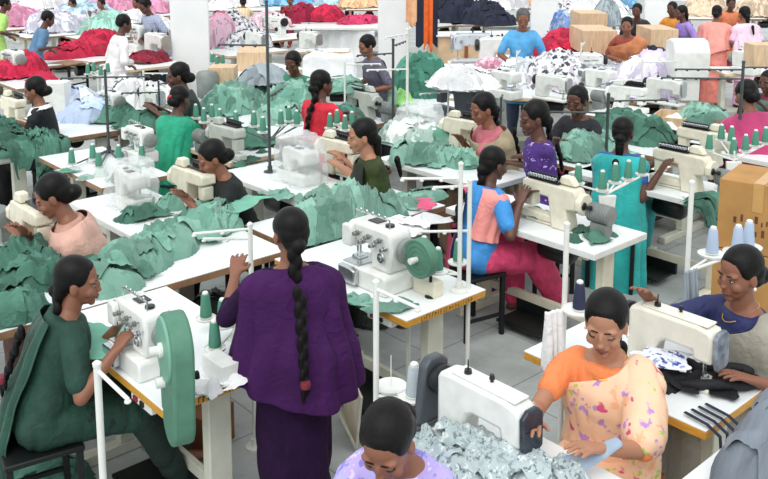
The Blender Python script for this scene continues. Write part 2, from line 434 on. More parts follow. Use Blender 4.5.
        part('eyes', e, eye_w, root) if hp < 13 else part('eyelids', e, SKIN[skin], root); part('irises' if hp < 13 else 'eyelashes', ir, eye_d, root); part('eyebrows', br, hair_m, root); part('lips', lp, lip_m, root)
    # hair
    hm = hairmat or hair_m; hb = MB()
    HE = lambda c, q: hb.ell(HM(c), [x*k for x in q], Rh, 20, 14)
    short = hair == 'short'
    HE((-.022, 0, .045), (.0925, .0805, .081))
    HE((-.050, 0, .010), (.062, .076, .070 if not short else .06)); HE((.012, 0, .080), (.050, .056, .028))
    if short:
        for s in (1, -1): HE((.005, s*.060, .022), (.040, .018, .040))
    else:
        for s in (1, -1): hb.ell(HM((-.004, s*.055, .036)), (.052*k, .023*k, .046*k), Rh @ Matrix.Rotation(-.45, 3, 'Y'), 20, 14)
        HE((-.062, 0, -.030), (.045, .060, .050))
    back = -1
    if hair == 'bun':
        HE((-.105, 0, -.035), (.042, .050, .044)); HE((-.085, 0, -.045), (.04, .045, .035))
    if hair in ('braid', 'pony', 'longbraid'):
        a0 = HM((-.092, 0, -.045)); n = {'braid': 11, 'pony': 8, 'longbraid': 17}[hair]
        ln = {'braid': .40, 'pony': .24, 'longbraid': .62}[hair]*k
        hb.ell(a0, (.036*k, .036*k, .036*k)); wl = (max(wrap, key=lambda q_: q_.get('off', .03)) if isinstance(wrap, list) else wrap) if wrap and (isinstance(wrap, list) or wrap.get('span', (0, 360))[1]-wrap.get('span', (0, 360))[0] > 100) else None
        for i in range(n+1):
            f = i/n; z = a0.z-ln*f; hgt = (z-P.pel.z)
            hh = min(max(hgt/max(.01, math.cos((l1+l2)/2)), -.1*k), .46*k); sp, sf, su = spine(hh); wd, dp, fo = tors(hh/k)
            x = sp.x-(max(dp, .1 if wl else 0)+(.05+wl.get('off', .03)+wl.get('flare', 0)*max(0, .42-hgt/k)+wl.get('amp', .012)*.8 if wl else .045))*k if hgt < .44*k else None
            xb = min(a0.x, x) if x is not None else a0.x-.01*k
            if f < .25: xb = a0.x+(xb-a0.x)*f/.25
            rr = (.027 if hair != 'pony' else .038)*k*(1-.55*f)
            sgn = .010*k*(1 if i % 2 else -1)*(hair != 'pony')
            hb.ell((xb, sgn, z), (rr*.85, rr*1.05, ln/n*1.1))
            P.tail = V((xb, 0, z))
    hme = remesh(hb, .006 if near else .010, 2)
    link('hair', hme, hm, root, ang=0)
    if hair in ('braid', 'longbraid') and near:
        c = MB(); c.lathe([(.019, -.014), (.023, 0), (.019, .014)], 14, c=(P.tail.x, 0, P.tail.z+.05)); part('hair_tie', c, mat('maroon_band', '#7a2335', .6), root)
    gv = .009 if near else .013
    # upper garment
    if top:
        t = MB(); off = top.get('off', .016); lo = top.get('lo', -.04); sl = top.get('sleeve', .6)
        hs = [lo]+[h for h in (-.02, .08, .18, .29, .37, .42, .448, .466) if h > lo and h < top.get('hi', 1)]
        ring_tube(t, hs, off)
        for s in (1, -1):
            sh, el, tt = P.arm[s]
            sl = top.get('sleeveL', top.get('sleeve', .6)) if s > 0 else top.get('sleeve', .6); a = min(sl, 1); t.tube([sh-V((0, s*.03, 0)), sh.lerp(el, .3*a), sh.lerp(el, a)], [(.050+off*.5)*k, (.049+off*.4)*k, (.043+off*.5)*k], 16, 1 if sl <= 1 else 1)
            if sl > 1: t.tube([el, el.lerp(tt, (sl-1))], [(.041+off*.4)*k, (.032+off*.5)*k], 14, 1)
        if top.get('tunic'):
            if stand:
                hip, kn, an = P.leg[1]; zl = top.get('hem', .42)*k; zt = P.pel.z
                q = [zt+.06, zt-.05, zt*.6+zl*.4, zl]
                t.tube([(-.0, 0, z) for z in q], [((.165+off)*k, (.118+off)*k), ((.18+off)*k, (.13+off)*k), ((.19+off)*k, (.14+off)*k), ((.205+off)*k, (.15+off)*k)], 24, ref=(0, 1, 0))
            else:
                f = top.get('hem', .8)
                for s in (1, -1):
                    hip, kn, an = P.leg[s]; t.tube([hip+V((-.03, 0, -.0)), hip.lerp(kn, f*.5), hip.lerp(kn, f)], [.105*k, .092*k, .085*k], 14, 1)
                m0 = (P.leg[1][0]+P.leg[-1][0])/2; m1 = (P.leg[1][0].lerp(P.leg[1][1], f)+P.leg[-1][0].lerp(P.leg[-1][1], f))/2
                t.tube([m0, m1], [(.1*k, .085*k), (.11*k, .05*k)], 14, 1, ref=(0, 1, 0))
        me = remesh(t, gv, 3, top.get('amp', .008), top.get('freq', 9), seed)
        link(top.get('name', 'blouse'), me, top['m'], root, ang=0)
    if bottom:
        t = MB(); kind = bottom.get('kind', 'trousers'); ex = bottom.get('ex', .018)
        if kind == 'trousers':
            ring_tube(t, [-.09, -.02, .06], .002)
            for s in (1, -1):
                h, kn, an = P.leg[s]
                t.tube([h, h.lerp(kn, .5), kn], [(.092+ex*.3)*k, (.08+ex*.6)*k, (.062+ex)*k], 14, 1)
                t.tube([kn, kn.lerp(an, .4), an+V((0, 0, .02))], [(.062+ex)*k, (.058+ex)*k, (.044+ex*.7)*k], 14, 1)
        elif stand:
            zt = P.pel.z; fl = bottom.get('flare', .19)
            q = [zt+.14*k, zt, zt*.5, .05]
            t.tube([(0, 0, z) for z in q], [(.14*k, .10*k), (.18*k, .13*k), ((fl*.5+.09)*k, .145*k), (fl*k, fl*.8*k)], 26, ref=(0, 1, 0))
        else:
            ring_tube(t, [-.09, -.02, .06, .12], .02)
            for s in (1, -1):
                h, kn, an = P.leg[s]
                t.tube([h, h.lerp(kn, .5), kn+V((.02, 0, 0))], [.11*k, .098*k, .085*k], 14, 1)
                t.tube([kn, kn.lerp(an, .5), an+V((0, 0, -.0))], [.088*k, .088*k, .095*k], 14, 1)
            A = [(P.leg[1][i]+P.leg[-1][i])/2 for i in range(3)]
            t.tube([A[0], A[1]], [(.12*k, .09*k), (.14*k, .075*k)], 14, 1, ref=(0, 1, 0))
            t.tube([A[1], A[2]+V((0, 0, .02))], [(.14*k, .075*k), (.13*k, .085*k)], 14, 1, ref=(0, 1, 0))
        me = remesh(t, gv, 3, bottom.get('amp', .010), bottom.get('freq', 8), seed+5)
        link(bottom.get('name', 'trousers' if kind == 'trousers' else 'skirt'), me, bottom['m'], root, ang=0)
    # draped cloth: a sheet that follows the torso between two edges
    if wrap:
        for wr in (wrap if isinstance(wrap, list) else [wrap]):
            nA, nB = 72, 26; a0, a1 = wr.get('span', (0, 360)); closed = (a1-a0) >= 359.9
            off = wr.get('off', .032); vs = []
            cols = nA if closed else nA+1
            for i in range(cols):
                fi = r(a0+(a1-a0)*i/nA); ht, hb_ = wr['top'](fi), wr['bot'](fi)
                for j in range(nB+1):
                    f = j/nB; h = ht+(hb_-ht)*f
                    p, fw_, up = spine(max(h, -.12)*k); wd, dp, fo = tors(max(h, -.1), SHAWL)
                    arm = (wr.get('armL', wr.get('arm', 0)) if math.sin(fi) > 0 else wr.get('arm', 0))*max(0, min(1, (.47-h)/.10))*abs(math.sin(fi))**1.5
                    fl = wr.get('flare', 0)*max(0, .42-h)
                    wv = 1+wr.get('wave', .03)*math.sin(fi*wr.get('n', 13)+2*math.sin(fi*3+seed))*min(1, f*1.6+.15)
                    if h < -.1: p = p+V((0, 0, (h+.1)*k)); 
                    q = p+fw_*(fo*k)+fw_*(math.cos(fi)*(dp+off+fl)*k*wv)+V((0, math.sin(fi)*(wd+off+arm+fl)*k*wv, 0))
                    if stand is False and h < 0: q = q+V((0, 0, 0))
                    vs.append(q)
            fs = []
            for i in range(nA):
                i2 = (i+1) % cols
                for j in range(nB): fs.append((i*(nB+1)+j, i*(nB+1)+j+1, i2*(nB+1)+j+1, i2*(nB+1)+j))
            me = D.meshes.new('drape'); me.from_pydata([tuple(x) for x in vs], [], fs); recalc(me)
            n = len(me.vertices); c = np.empty(n*3); me.vertices.foreach_get('co', c); c = c.reshape(-1, 3)
            nn = np.empty(n*3); me.vertices.foreach_get('normal', nn); nn = nn.reshape(-1, 3)
            fq = wr.get('freq', 9); d = folds(c[:, 0]*fq, c[:, 1]*fq, c[:, 2]*fq*.45, seed+9)
            c = c+nn*(wr.get('amp', .012)*(d+.25)*1.5)[:, None]; me.vertices.foreach_set('co', c.reshape(-1)); me.update()
            o = link(wr.get('name', 'shawl'), me, wr['m'], root, ang=0)
            so_ = o.modifiers.new('thick', 'SOLIDIFY'); so_.thickness = .006; so_.offset = 1
            ss = o.modifiers.new('sub', 'SUBSURF'); ss.levels = 1; ss.render_levels = 1
    if extra and extra.get('armfall'):
        sh, el, tt = P.arm[1]; q = MB(); q.tube([sh-V((0, .03*k, -.01)), sh.lerp(el, .45), sh.lerp(el, .80)], [.070*k, .078*k, .086*k], 20, 1)
        link('sari_fall', remesh(q, gv, 3, .014, 9, seed+3), extra['armfall'], root, ang=0)
    if extra and extra.get('necklace'):
        q = MB(); pts = []
        for i in range(21):
            a = 2*PI*i/20; pp, f_, u_ = spine((.475-.045*max(0, math.cos(a)))*k); pts.append(pp+f_*(.062+.045*max(0, math.cos(a)))*math.cos(a)*k+V((0, .066*math.sin(a)*k, 0)))
        q.tube(pts, .0022, 6); part('necklace', q, gold, root)
    if extra and extra.get('earring'):
        for s in (1, -1): q = MB(); q.ell(HM((-.002, s*.079, -.042)), (.007, .006, .009)); part('earring', q, mat('pearl', '#efe6da', .25, var=.02), root)
    P.root = root; P.HM = HM; P.k = k; P.Rh = Rh; P.loc = loc; P.yaw = r(yaw); P.hcn = hcn
    return P
def LW(P, p):
    "local point of a person's frame -> place"
    return Matrix.Rotation(P.yaw, 3, 'Z') @ V(p)+P.loc
# ------------------------------------------------------------------ furniture and machines
TZ = .75
def table(name, label, loc, rz, group='sewing tables in rows', L=1.2, Dp=.56, edge=None, topm=None, legm=None, z=TZ, motor=True, sw=False, t=.04):
    r = thing(name, label, 'table', loc, rz, group)
    edge = edge or brown_edge; legm = legm or beige_leg
    m = MB(); m.box(-L/2, L/2, -Dp/2, Dp/2, z-.006, z); part('tabletop', m, topm or white_lam, r, .002)
    m = MB(); m.box(-L/2, L/2, -Dp/2, Dp/2, z-t, z-.0062); part('edge_band', m, edge, r, .003)
    for s in (-1, 1):
        x = s*(L/2-.11)
        m = MB(); m.box(x-.03, x+.03, -.055, .055, .06, z-t); m.box(x-.03, x+.03, -Dp/2+.05, Dp/2-.05, z-t-.035, z-t-.0005); part('leg', m, legm, r, .006)
        m = MB(); m.box(x-.032, x+.032, -Dp/2+.02, Dp/2-.02, .0, .06); part('foot', m, legm, r, .008)
    m = MB(); m.box(-L/2+.141, L/2-.141, .03, .06, .14, .20); part('stretcher', m, legm, r, .004)
    if motor:
        m = MB(); m.box(-.20, .16, -.20, .06, .045, .065); m.box(-.18, .14, -.19, -.175, .065, .072); m.box(-.22, .18, .031, .059, .05, .139); part('treadle', m, dark_steel, r, .004)
        m = MB(); m.lathe([(.02, -.13), (.075, -.125), (.085, -.1), (.085, .08), (.06, .11), (.02, .12)], 20, 'X', (.12, .04, z-t-.14)); m.box(.03, .2, -.02, .1, z-t-.07, z-t); part('motor', m, black_pl, r)
    if sw:
        m = MB(); m.box(L/2-.30, L/2-.12, -Dp/2+.01, -Dp/2+.06, z-t-.045, z-t-.001); o = part('switch_box', m, white_met, r, .006)
        m = MB(); m.box(L/2-.27, L/2-.235, -Dp/2+.002, -Dp/2+.012, z-t-.033, z-t-.012); part('switch_button', m, thread_red, o, .002)
        m = MB(); m.box(L/2-.21, L/2-.18, -Dp/2+.002, -Dp/2+.012, z-t-.033, z-t-.012); part('switch_button', m, black_pl, o, .002)
    return r
def disc(mb, c, r, t, axis='Y', seg=14): mb.lathe([(r*.9, -t/2), (r, -t/4), (r, t/4), (r*.9, t/2)], seg, axis, c)
def lockstitch(label, body=None, visor=None, belt=None):
    # head at local -X, operator at local -Y, standing on z=0
    r = thing('sewing_machine', label, 'sewing machine', group='sewing machines on the tables'); r.scale = (.82, .82, .82); body = body or white_met
    m = MB(); m.box(-.24, .25, -.088, .088, 0, .03); part('bed', m, body, r, .008)
    m = MB(); m.prism([(-.235, .135), (-.238, .275), (-.215, .305), (-.15, .318), (.17, .318), (.225, .306), (.235, .28), (.235, .0305), (.085, .0305), (.075, .12), (.055, .165), (.02, .182), (-.125, .182), (-.135, .135)], -.062, .058); part('arm', m, body, r, .018)
    m = MB(); m.box(-.2, .16, -.05, .045, .3185, .327); part('top_cover', m, body, r, .004)
    m = MB(); m.prism([(-.07, .13), (-.066, .28), (-.03, .31), (.03, .31), (.066, .28), (.06, .16), (.035, .11), (-.04, .11)], -.262, -.2385, 'YZ'); part('face_plate', m, visor or steel, r, .006)
    m = MB(); m.lathe([(.02, .236), (.055, .238), (.068, .25), (.068, .275), (.05, .283), (.02, .284)], 24, 'X', (0, 0, .235)); part('handwheel', m, black_pl, r)
    m = MB(); m.cyl((-.18, 0, .134), (-.18, 0, .06), .006, .006, 10); m.cyl((-.18, 0, .06), (-.18, 0, .035), .0018, .001, 6); part('needle_bar', m, steel, r)
    m = MB(); m.cyl((-.18, .025, .134), (-.18, .025, .05), .005, .005, 10); m.prism([(-.19, .032), (-.17, .032), (-.17, .05), (-.19, .05)], -.02, .03); part('presser_foot', m, steel, r, .002)
    m = MB(); disc(m, (-.15, -.072, .235), .019, .018); disc(m, (-.15, -.085, .235), .011, .012); part('tension_dial', m, steel, r)
    m = MB(); disc(m, (.14, -.072, .12), .034, .02, seg=24); disc(m, (.14, -.083, .12), .018, .008); part('stitch_dial', m, black_pl, r)
    m = MB(); m.tube([(-.21, -.064, .22), (-.212, -.075, .27), (-.205, -.07, .292)], .004, 8, 1); part('take_up_lever', m, steel, r)
    m = MB(); m.cyl((.1, .0, .3275), (.1, 0, .345), .018, .016, 14); m.cyl((.1, 0, .345), (.1, 0, .39), .004, .003, 8); part('bobbin_winder', m, black_pl, r)
    m = MB(); m.cyl((-.02, -.02, .3275), (-.02, -.02, .34), .008, .008, 10); m.cyl((-.02, -.02, .34), (-.02, -.02, .36), .013, .010, 12); part('oil_knob', m, black_pl, r)
    m = MB(); m.box(.0, .075, -.0665, -.0622, .23, .245); m.box(.085, .17, -.0665, -.0622, .24, .248); part('name_plate', m, grey_met, r)
    m = MB()
    for x, z in ((.05, .28), (.2, .29), (.21, .07), (.105, .07), (-.06, .29), (-.06, .2), (.2, .18)): m.lathe([(.006, -.0665), (.006, -.062)], 10, 'Y', (x, 0, z))
    part('screws', m, grey_met, r)
    if belt:
        m = MB(); m.prism([(-.05, .032), (-.075, .30), (-.03, .335), (.04, .335), (.075, .30), (.11, .032)], .288, .335, 'YZ'); m.box(.284, .338, -.085, .13, .0, .032); part('belt_cover', m, belt, r, .01)
    return r
def interlock(label, body=None, knobs=6):
    r = thing('sewing_machine', label, 'overlock machine', group='sewing machines on the tables'); body = body or white_met
    m = MB(); m.prism([(-.19, 0), (.19, 0), (.19, .10), (.17, .115), (-.17, .115), (-.19, .1)], -.12, .12); part('base', m, body, r, .014)
    m = MB(); m.prism([(.03, .1155), (.175, .1155), (.19, .25), (.185, .33), (.16, .352), (-.14, .352), (-.175, .335), (-.185, .24), (-.17, .2), (-.1, .2), (-.085, .24), (.01, .245)], -.075, .085); part('arm', m, body, r, .022)
    m = MB(); m.prism([(-.16, .02), (-.02, .02), (-.02, .1), (-.06, .112), (-.16, .112)], -.16, -.1205); part('looper_cover', m, steel, r, .008)
    m = MB(); m.box(-.17, -.03, -.115, .06, .1155, .122); part('cloth_plate', m, steel, r, .003)
    m = MB(); m.prism([(-.18, .21), (-.10, .21), (-.09, .3), (-.11, .34), (-.18, .33)], -.115, -.0755); part('head_cover', m, body, r, .012)
    for i in range(knobs):
        x = -.06+.045*i; q = MB(); zz = .30-.035*(i % 2)
        q.cyl((x, -.0755, zz), (x, -.125, zz), .004, .004, 8); disc(q, (x, -.095, zz), .015, .006); disc(q, (x, -.104, zz), .015, .006); disc(q, (x, -.122, zz), .012, .016); part('tension_knob', q, steel if i % 2 else grey_met, r)
    m = MB(); m.tube([(-.15, -.03, .352), (-.15, -.03, .40), (.13, -.03, .40), (.13, -.03, .352)], .005, 8); 
    for i in range(5): m.lathe([(.008, -.0), (.012, .005), (.008, .01)], 10, 'Y', (-.11+.05*i, -.035, .408))
    part('thread_guide', m, steel, r)
    for x in (-.15, -.125): 
        q = MB(); q.cyl((x, -.02, .2), (x, -.02, .15), .006, .006, 8); q.cyl((x, -.02, .15), (x, -.02, .123), .002, .001, 6); part('needle_bar', q, steel, r)
    m = MB(); m.prism([(-.17, .1225), (-.1, .1225), (-.11, .135), (-.16, .14)], -.05, .02); part('presser_foot', m, steel, r, .003)
    m = MB(); m.lathe([(.02, .19), (.06, .193), (.072, .205), (.072, .235), (.05, .245), (.02, .246)], 22, 'X', (0, .02, .24)); part('handwheel', m, grey_met, r)
    m = MB(); m.lathe([(.026, -.002), (.026, .012), (.018, .014)], 16, 'Z', (.1, 0, .353)); m.box(-.06, .02, -.02, .05, .3525, .358); part('oil_gauge', m, black_pl, r)
    m = MB(); disc(m, (.12, -.083, .2), .03, .014, seg=22); disc(m, (.12, -.095, .2), .016, .012); part('oil_window', m, steel, r)
    return r
def multineedle(label, body=None, motor=True):
    r = thing('sewing_machine', label, 'multi-needle sewing machine', group='sewing machines on the tables'); r.scale = (.74, .74, .74); body = body or cream_met
    m = MB(); m.prism([(.0, 0), (.175, 0), (.18, .03), (.14, .19), (.245, .20), (.25, .33), (.22, .375), (-.29, .385), (-.32, .365), (-.325, .285), (-.27, .268), (-.045, .262), (-.03, .19), (-.005, .04)], -.075, .075); part('arm', m, body, r, .016)
    m = MB(); m.prism([(-.36, .03), (-.008, .03), (-.018, .095), (-.36, .105)], -.055, .055); m.box(-.3, -.012, -.05, .05, 0, .03); part('cylinder_bed', m, body, r, .02)
    m = MB(); m.box(-.27, .05, -.06, .02, .386, .402); m.box(-.26, .04, -.05, -.04, .402, .455); part('tension_bracket', m, black_pl, r, .003)
    for i in range(10):
        x = -.245+.03*i; q = MB(); q.cyl((x, -.035, .43), (x, -.085, .43), .004, .004, 6); disc(q, (x, -.06, .43), .0145, .006, seg=10); disc(q, (x, -.068, .43), .0145, .006, seg=10); disc(q, (x, -.084, .43), .011, .014, seg=10); part('tension_knob', q, steel, r)
    m = MB(); m.box(-.31, -.215, -.055, .055, .14, .2675); part('needle_head', m, body, r, .012)
    for i in range(4): q = MB(); q.cyl((-.29+.02*i, 0, .139), (-.29+.02*i, 0, .107), .002, .001, 6); part('needle', q, steel, r)
    oc = [(.095*math.cos(PI/8+i*PI/4), .255+.095*math.sin(PI/8+i*PI/4)) for i in range(8)]
    m = MB(); m.prism(oc, .2455, .30, 'YZ'); part('pulley_cover', m, body, r, .008)
    m = MB(); m.lathe([(.035, .3), (.03, .31), (.012, .315), (.012, .345), (.022, .35), (.022, .37), (.01, .374)], 18, 'X', (0, -.03, .25)); part('handwheel', m, black_pl, r)
    if motor:
        m = MB(); pr = [(.03, .30)]
        for i in range(9): pr += [(.082, .305+.022*i), (.082, .318+.022*i), (.077, .319+.022*i), (.077, .3265+.022*i)]
        pr += [(.05, .51), (.02, .515)]; m.lathe(pr, 24, 'X', (0, .07, .19)); m.box(.33, .48, .02, .12, .0, .115); part('motor', m, grey_met, r)
    m = MB(); m.prism([(.02, .386), (.2, .386), (.14, .46), (.05, .46)], -.02, .06); part('top_cover', m, body, r, .012)
    return r
def cone(m, h=.125, rb=.027):
    r = thing('thread_cone', 'thread cone', 'thread cone')
    q = MB(); q.lathe([(rb*.6, .004), (rb, .006), (rb*1.02, .02), (rb*.72, h*.86), (rb*.6, h*.9)], 18); part('thread', q, m, r)
    q = MB(); q.lathe([(rb*1.08, 0), (rb*1.08, .004), (rb*.4, .0045), (rb*.4, h*.88), (rb*.5, h*.9), (rb*.52, h*.96), (rb*.36, h), (rb*.1, h)], 18); part('spool_core', q, white_met, r)
    return r
def stand(label, loc, z0, z1, trays=(), arms=(), pm=None, rad=.012, name='thread_stand', base=True, tm=None):
    # an upright pole from z0 to z1; trays (dx,dy,z,r); arms (dx,dy,z) reach out with an eyelet
    r = thing(name, label, 'thread stand', loc); pm = pm or pale_pole
    m = MB(); m.cyl((0, 0, z0), (0, 0, z1), rad, rad, 12); m.lathe([(rad*1.2, z1), (rad*1.25, z1+.012), (rad*.5, z1+.02)], 10)
    part('pole', m, pm, r)
    if base: m = MB(); m.lathe([(.05, z0), (.05, z0+.008), (rad*1.6, z0+.014), (rad*1.6, z0+.05)], 18); part('base_flange', m, pm, r)
    for dx, dy, z, rr in trays:
        d = math.hypot(dx, dy)
        if d > .01:
            m = MB(); m.tube([(0, 0, z-.02), (dx, dy, z-.012)], .007, 8); part('tray_arm', m, pm, r)
        m = MB(); m.lathe([(rr*.3, z-.008), (rr*.95, z-.006), (rr, z+.004), (rr*.96, z+.004), (rr*.92, z-.001), (rr*.2, z)], 26, 'Z', (dx, dy, 0)); m.cyl((dx, dy, z), (dx, dy, z+.05), .005, .003, 8); part('spool_tray', m, tm or white_met, r)
    for ar in arms:
        dx, dy, z = ar[:3]; dz = ar[3] if len(ar) > 3 else 0
        m = MB(); m.tube([(0, 0, z), (dx, dy, z+dz)], .0075 if rad < .014 else .012, 8, 1)
        n = max(1, int(math.hypot(dx, dy)/.09))
        for i in range(1, n+1): m.lathe([(.006, -.016), (.012, -.012), (.012, -.006), (.006, -.002)], 10, 'Z', (dx*i/n, dy*i/n, z+dz*i/n))
        part('guide_arm', m, pm, r)
    return r
def stool(name, label, loc, rz, h=.44, wx=.34, wy=.30, topm=None, legm=None):
    r = thing(name, label, 'stool', loc, rz, 'stools under the workers'); legm = legm or dark_steel
    m = MB(); m.box(-wx/2, wx/2, -wy/2, wy/2, h-.025, h); part('seat', m, topm or red_wood, r, .006)
    for a in (-1, 1):
        for b in (-1, 1):
            x, y = a*(wx/2-.02), b*(wy/2-.02); m = MB(); m.box(x-.014, x+.014, y-.014, y+.014, 0, h-.0255); part('leg', m, legm, r, .002)
    for b in (-1, 1):
        y = b*(wy/2-.02); m = MB(); m.box(-wx/2+.035, wx/2-.035, y-.009, y+.009, .13, .15); part('rung', m, legm, r)
    return r
def crate(name, label, loc, rz, sx, sy, sz, m_, cat='box', flaps=False, open_=False):
    r = thing(name, label, cat, loc, rz); t = .012
    m = MB(); m.box(-sx/2, sx/2, -sy/2, sy/2, 0, sz if not open_ else .015); part('body', m, m_, r, .004)
    if open_:
        for s in (-1, 1):
            m = MB(); m.box(-sx/2, sx/2, s*sy/2-t*(s > 0), s*sy/2+t*(s < 0), .0155, sz); part('side', m, m_, r, .002)
            m = MB(); m.box(s*sx/2-t*(s > 0), s*sx/2+t*(s < 0), -sy/2+t, sy/2-t, .0155, sz); part('side', m, m_, r, .002)
    if flaps:
        m = MB(); m.box(-sx/2, sx/2, -.028, .028, sz+.0005, sz+.003); m.box(-sx/2-.003, -sx/2-.0005, -.028, .028, sz*.6, sz); part('packing_tape', m, mat('packing_tape', '#c99c5e', .3, var=.05), r)
    return r
def shade(m, f):
    # another dye lot of the same cloth
    n = m.name+('_pale_lot' if f > 1 else '_deep_lot')
    if n in MATS: return MATS[n]
    c = m.copy(); c.name = n
    for nd in c.node_tree.nodes:
        if nd.type == 'VALTORGB' and not nd.color_ramp.interpolation == 'CONSTANT' and len(nd.color_ramp.elements) == 2 and not (tuple(nd.color_ramp.elements[1].color)[:3] == (0, 0, 0)):
            for e in nd.color_ramp.elements: e.color = tuple(min(.92, v*f) for v in e.color[:3])+(1,)
    MATS[n] = c; return c
# ---- heaps of cloth: a folded height field resting on a surface
def heap(name, label, blobs, z0, m, seed=0, amp=1.0, freq=8, res=.013, cat='cloth pile', kind='stuff', drop=None, group=None, clip=None, flaps=1.0):
    x0 = min(b[0]-max(b[2], b[3]) for b in blobs)-.03; x1 = max(b[0]+max(b[2], b[3]) for b in blobs)+.03
    y0 = min(b[1]-max(b[2], b[3]) for b in blobs)-.03; y1 = max(b[1]+max(b[2], b[3]) for b in blobs)+.03
    nx, ny = int((x1-x0)/res)+2, int((y1-y0)/res)+2
    X, Y = np.meshgrid(np.linspace(x0, x1, nx), np.linspace(y0, y1, ny), indexing='ij')
    ed = .22*vn(X*5, Y*5, 0*X+seed, seed+11)+.12*vn(X*13, Y*13, 0*X+seed, seed+12)
    Hh = np.zeros_like(X)
    for b in blobs:
        bx, by, rx, ry, h = b[:5]; a = math.radians(b[5]) if len(b) > 5 else 0
        dx, dy = X-bx, Y-by; u = (dx*math.cos(a)+dy*math.sin(a))/rx; v = (-dx*math.sin(a)+dy*math.cos(a))/ry
        q = 1-(u*u+v*v)*(1+ed); Hh = np.maximum(Hh, h*np.clip(q, 0, 1)**.55)
    tw = .9*vn(X*1.6, Y*1.6, 0*X+seed, seed+60)+seed; Xr, Yr = X*np.cos(tw)+Y*np.sin(tw), -X*np.sin(tw)+Y*np.cos(tw)
    f = folds(Xr*freq, Yr*freq*.5, 0*X+seed*.37, seed)
    f2 = folds(X*freq*.45+3, Y*freq*.45, 0*X+seed*.77, seed+40)
    on = Hh > .004
    Z = np.where(on, np.maximum(Hh*(.86+.30*f2)+amp*.10*(f+.10)*np.clip(Hh/.06, 0, 1), .006), 0)
    Xd = X+.018*vn(X*9, Y*9, Z*6, seed+21)*on; Yd = Y+.018*vn(X*9, Y*9, Z*6, seed+22)*on
    Zw = z0+Z+.001
    if clip is not None:   # (x0,x1,y0,y1): the surface carrying it; beyond it the cloth hangs down
        over = np.maximum.reduce([clip[0]-Xd, Xd-clip[1], clip[2]-Yd, Yd-clip[3], 0*X]); over = np.where(np.isfinite(over), over, 0)
        Zw = Zw-np.minimum(over*5.0, drop or .3)*1.0
        k_ = np.clip(over*6, 0, .9)
        Xd = np.where(Xd < clip[0], clip[0]-.012-(clip[0]-Xd)*(1-k_)-.02*f, np.where(Xd > clip[1], clip[1]+.012+(Xd-clip[1])*(1-k_)+.02*f, Xd))
        Yd = np.where(Yd < clip[2], clip[2]-.012-(clip[2]-Yd)*(1-k_)-.02*f, np.where(Yd > clip[3], clip[3]+.012+(Yd-clip[3])*(1-k_)+.02*f, Yd))
    c = V((float(np.mean(Xd[on])), float(np.mean(Yd[on])), z0))
    co_ = np.stack([Xd-c.x, Yd-c.y, Zw-c.z], -1).reshape(-1, 3); onf = on.reshape(-1)
    idx = np.arange(nx*ny).reshape(nx, ny)
    q = np.stack([idx[:-1, :-1], idx[1:, :-1], idx[1:, 1:], idx[:-1, 1:]], -1).reshape(-1, 4)
    q = q[onf[q].any(1)]
    used = np.unique(q); mp = -np.ones(nx*ny, int); mp[used] = np.arange(len(used))
    vs, fs = co_[used].tolist(), mp[q].tolist(); nb_ = len(fs)
    # loose flaps of cloth lying over one another on the heap
    rg = np.random.RandomState(seed); oi = np.argwhere(Hh > .35*Hh.max()); sl = [0]*nb_
    area = on.sum()*res*res; nf = int(min(70, flaps*max(5, area*48))); q0 = res/.013
    for t in range(nf):
        ci, cj = oi[rg.randint(len(oi))]; cx, cy = X[ci, cj], Y[ci, cj]; an = rg.uniform(0, PI); w_, l_ = rg.uniform(.08, .17)*q0**.5, rg.uniform(.13, .28)*q0**.5
        nu, nv = 15, 19; U, Vv = np.meshgrid(np.linspace(-1, 1, nu), np.linspace(-1, 1, nv), indexing='ij')
        bend = .3*rg.uniform(-1, 1); lu = U*w_/2*(1+.25*vn(U*0+t, Vv*1.5, U*0, seed+t)); lv = Vv*l_/2+.03*vn(U*2, U*0+t, U*0, seed+t)
        lu = lu+bend*l_*.3*Vv*Vv
        px_, py_ = cx+lu*math.cos(an)-lv*math.sin(an), cy+lu*math.sin(an)+lv*math.cos(an)
        gi = np.clip((px_-x0)/(x1-x0)*(nx-1), 0, nx-1.001); gj = np.clip((py_-y0)/(y1-y0)*(ny-1), 0, ny-1.001)
        a0, b0 = gi.astype(int), gj.astype(int); fa, fb = gi-a0, gj-b0
        G = lambda A: A[a0, b0]*(1-fa)*(1-fb)+A[a0+1, b0]*fa*(1-fb)+A[a0, b0+1]*(1-fa)*fb+A[a0+1, b0+1]*fa*fb
        pz_ = G(Zw)+.010+.012*rg.rand()+amp*.042*(folds(lu*freq*1.6+t, lv*freq*.7, lu*0+seed, seed+70+t)+.25)-.006*np.maximum(abs(U), abs(Vv))**6
        pz_ = np.maximum(pz_, z0-(drop or 0)+.004) if clip is not None else np.maximum(pz_, z0+.004)
        px_, py_ = G(Xd)+0*px_, G(Yd)+0*py_
        b_ = len(vs); vs += np.stack([px_-c.x, py_-c.y, pz_-c.z], -1).reshape(-1, 3).tolist()
        id2 = np.arange(nu*nv).reshape(nu, nv)+b_
        nq = np.stack([id2[:-1, :-1], id2[1:, :-1], id2[1:, 1:], id2[:-1, 1:]], -1).reshape(-1, 4).tolist(); fs += nq; sl += [1+t % 2]*len(nq)
    me = D.meshes.new(name); me.from_pydata(vs, [], fs); me.update()
    o = link(name, me, m, None, ang=0); o.location = c
    for f_ in (1.22, .74): me.materials.append(shade(m, f_))
    me.polygons.foreach_set('material_index', sl)
    return tag(o, label, cat, group, kind)
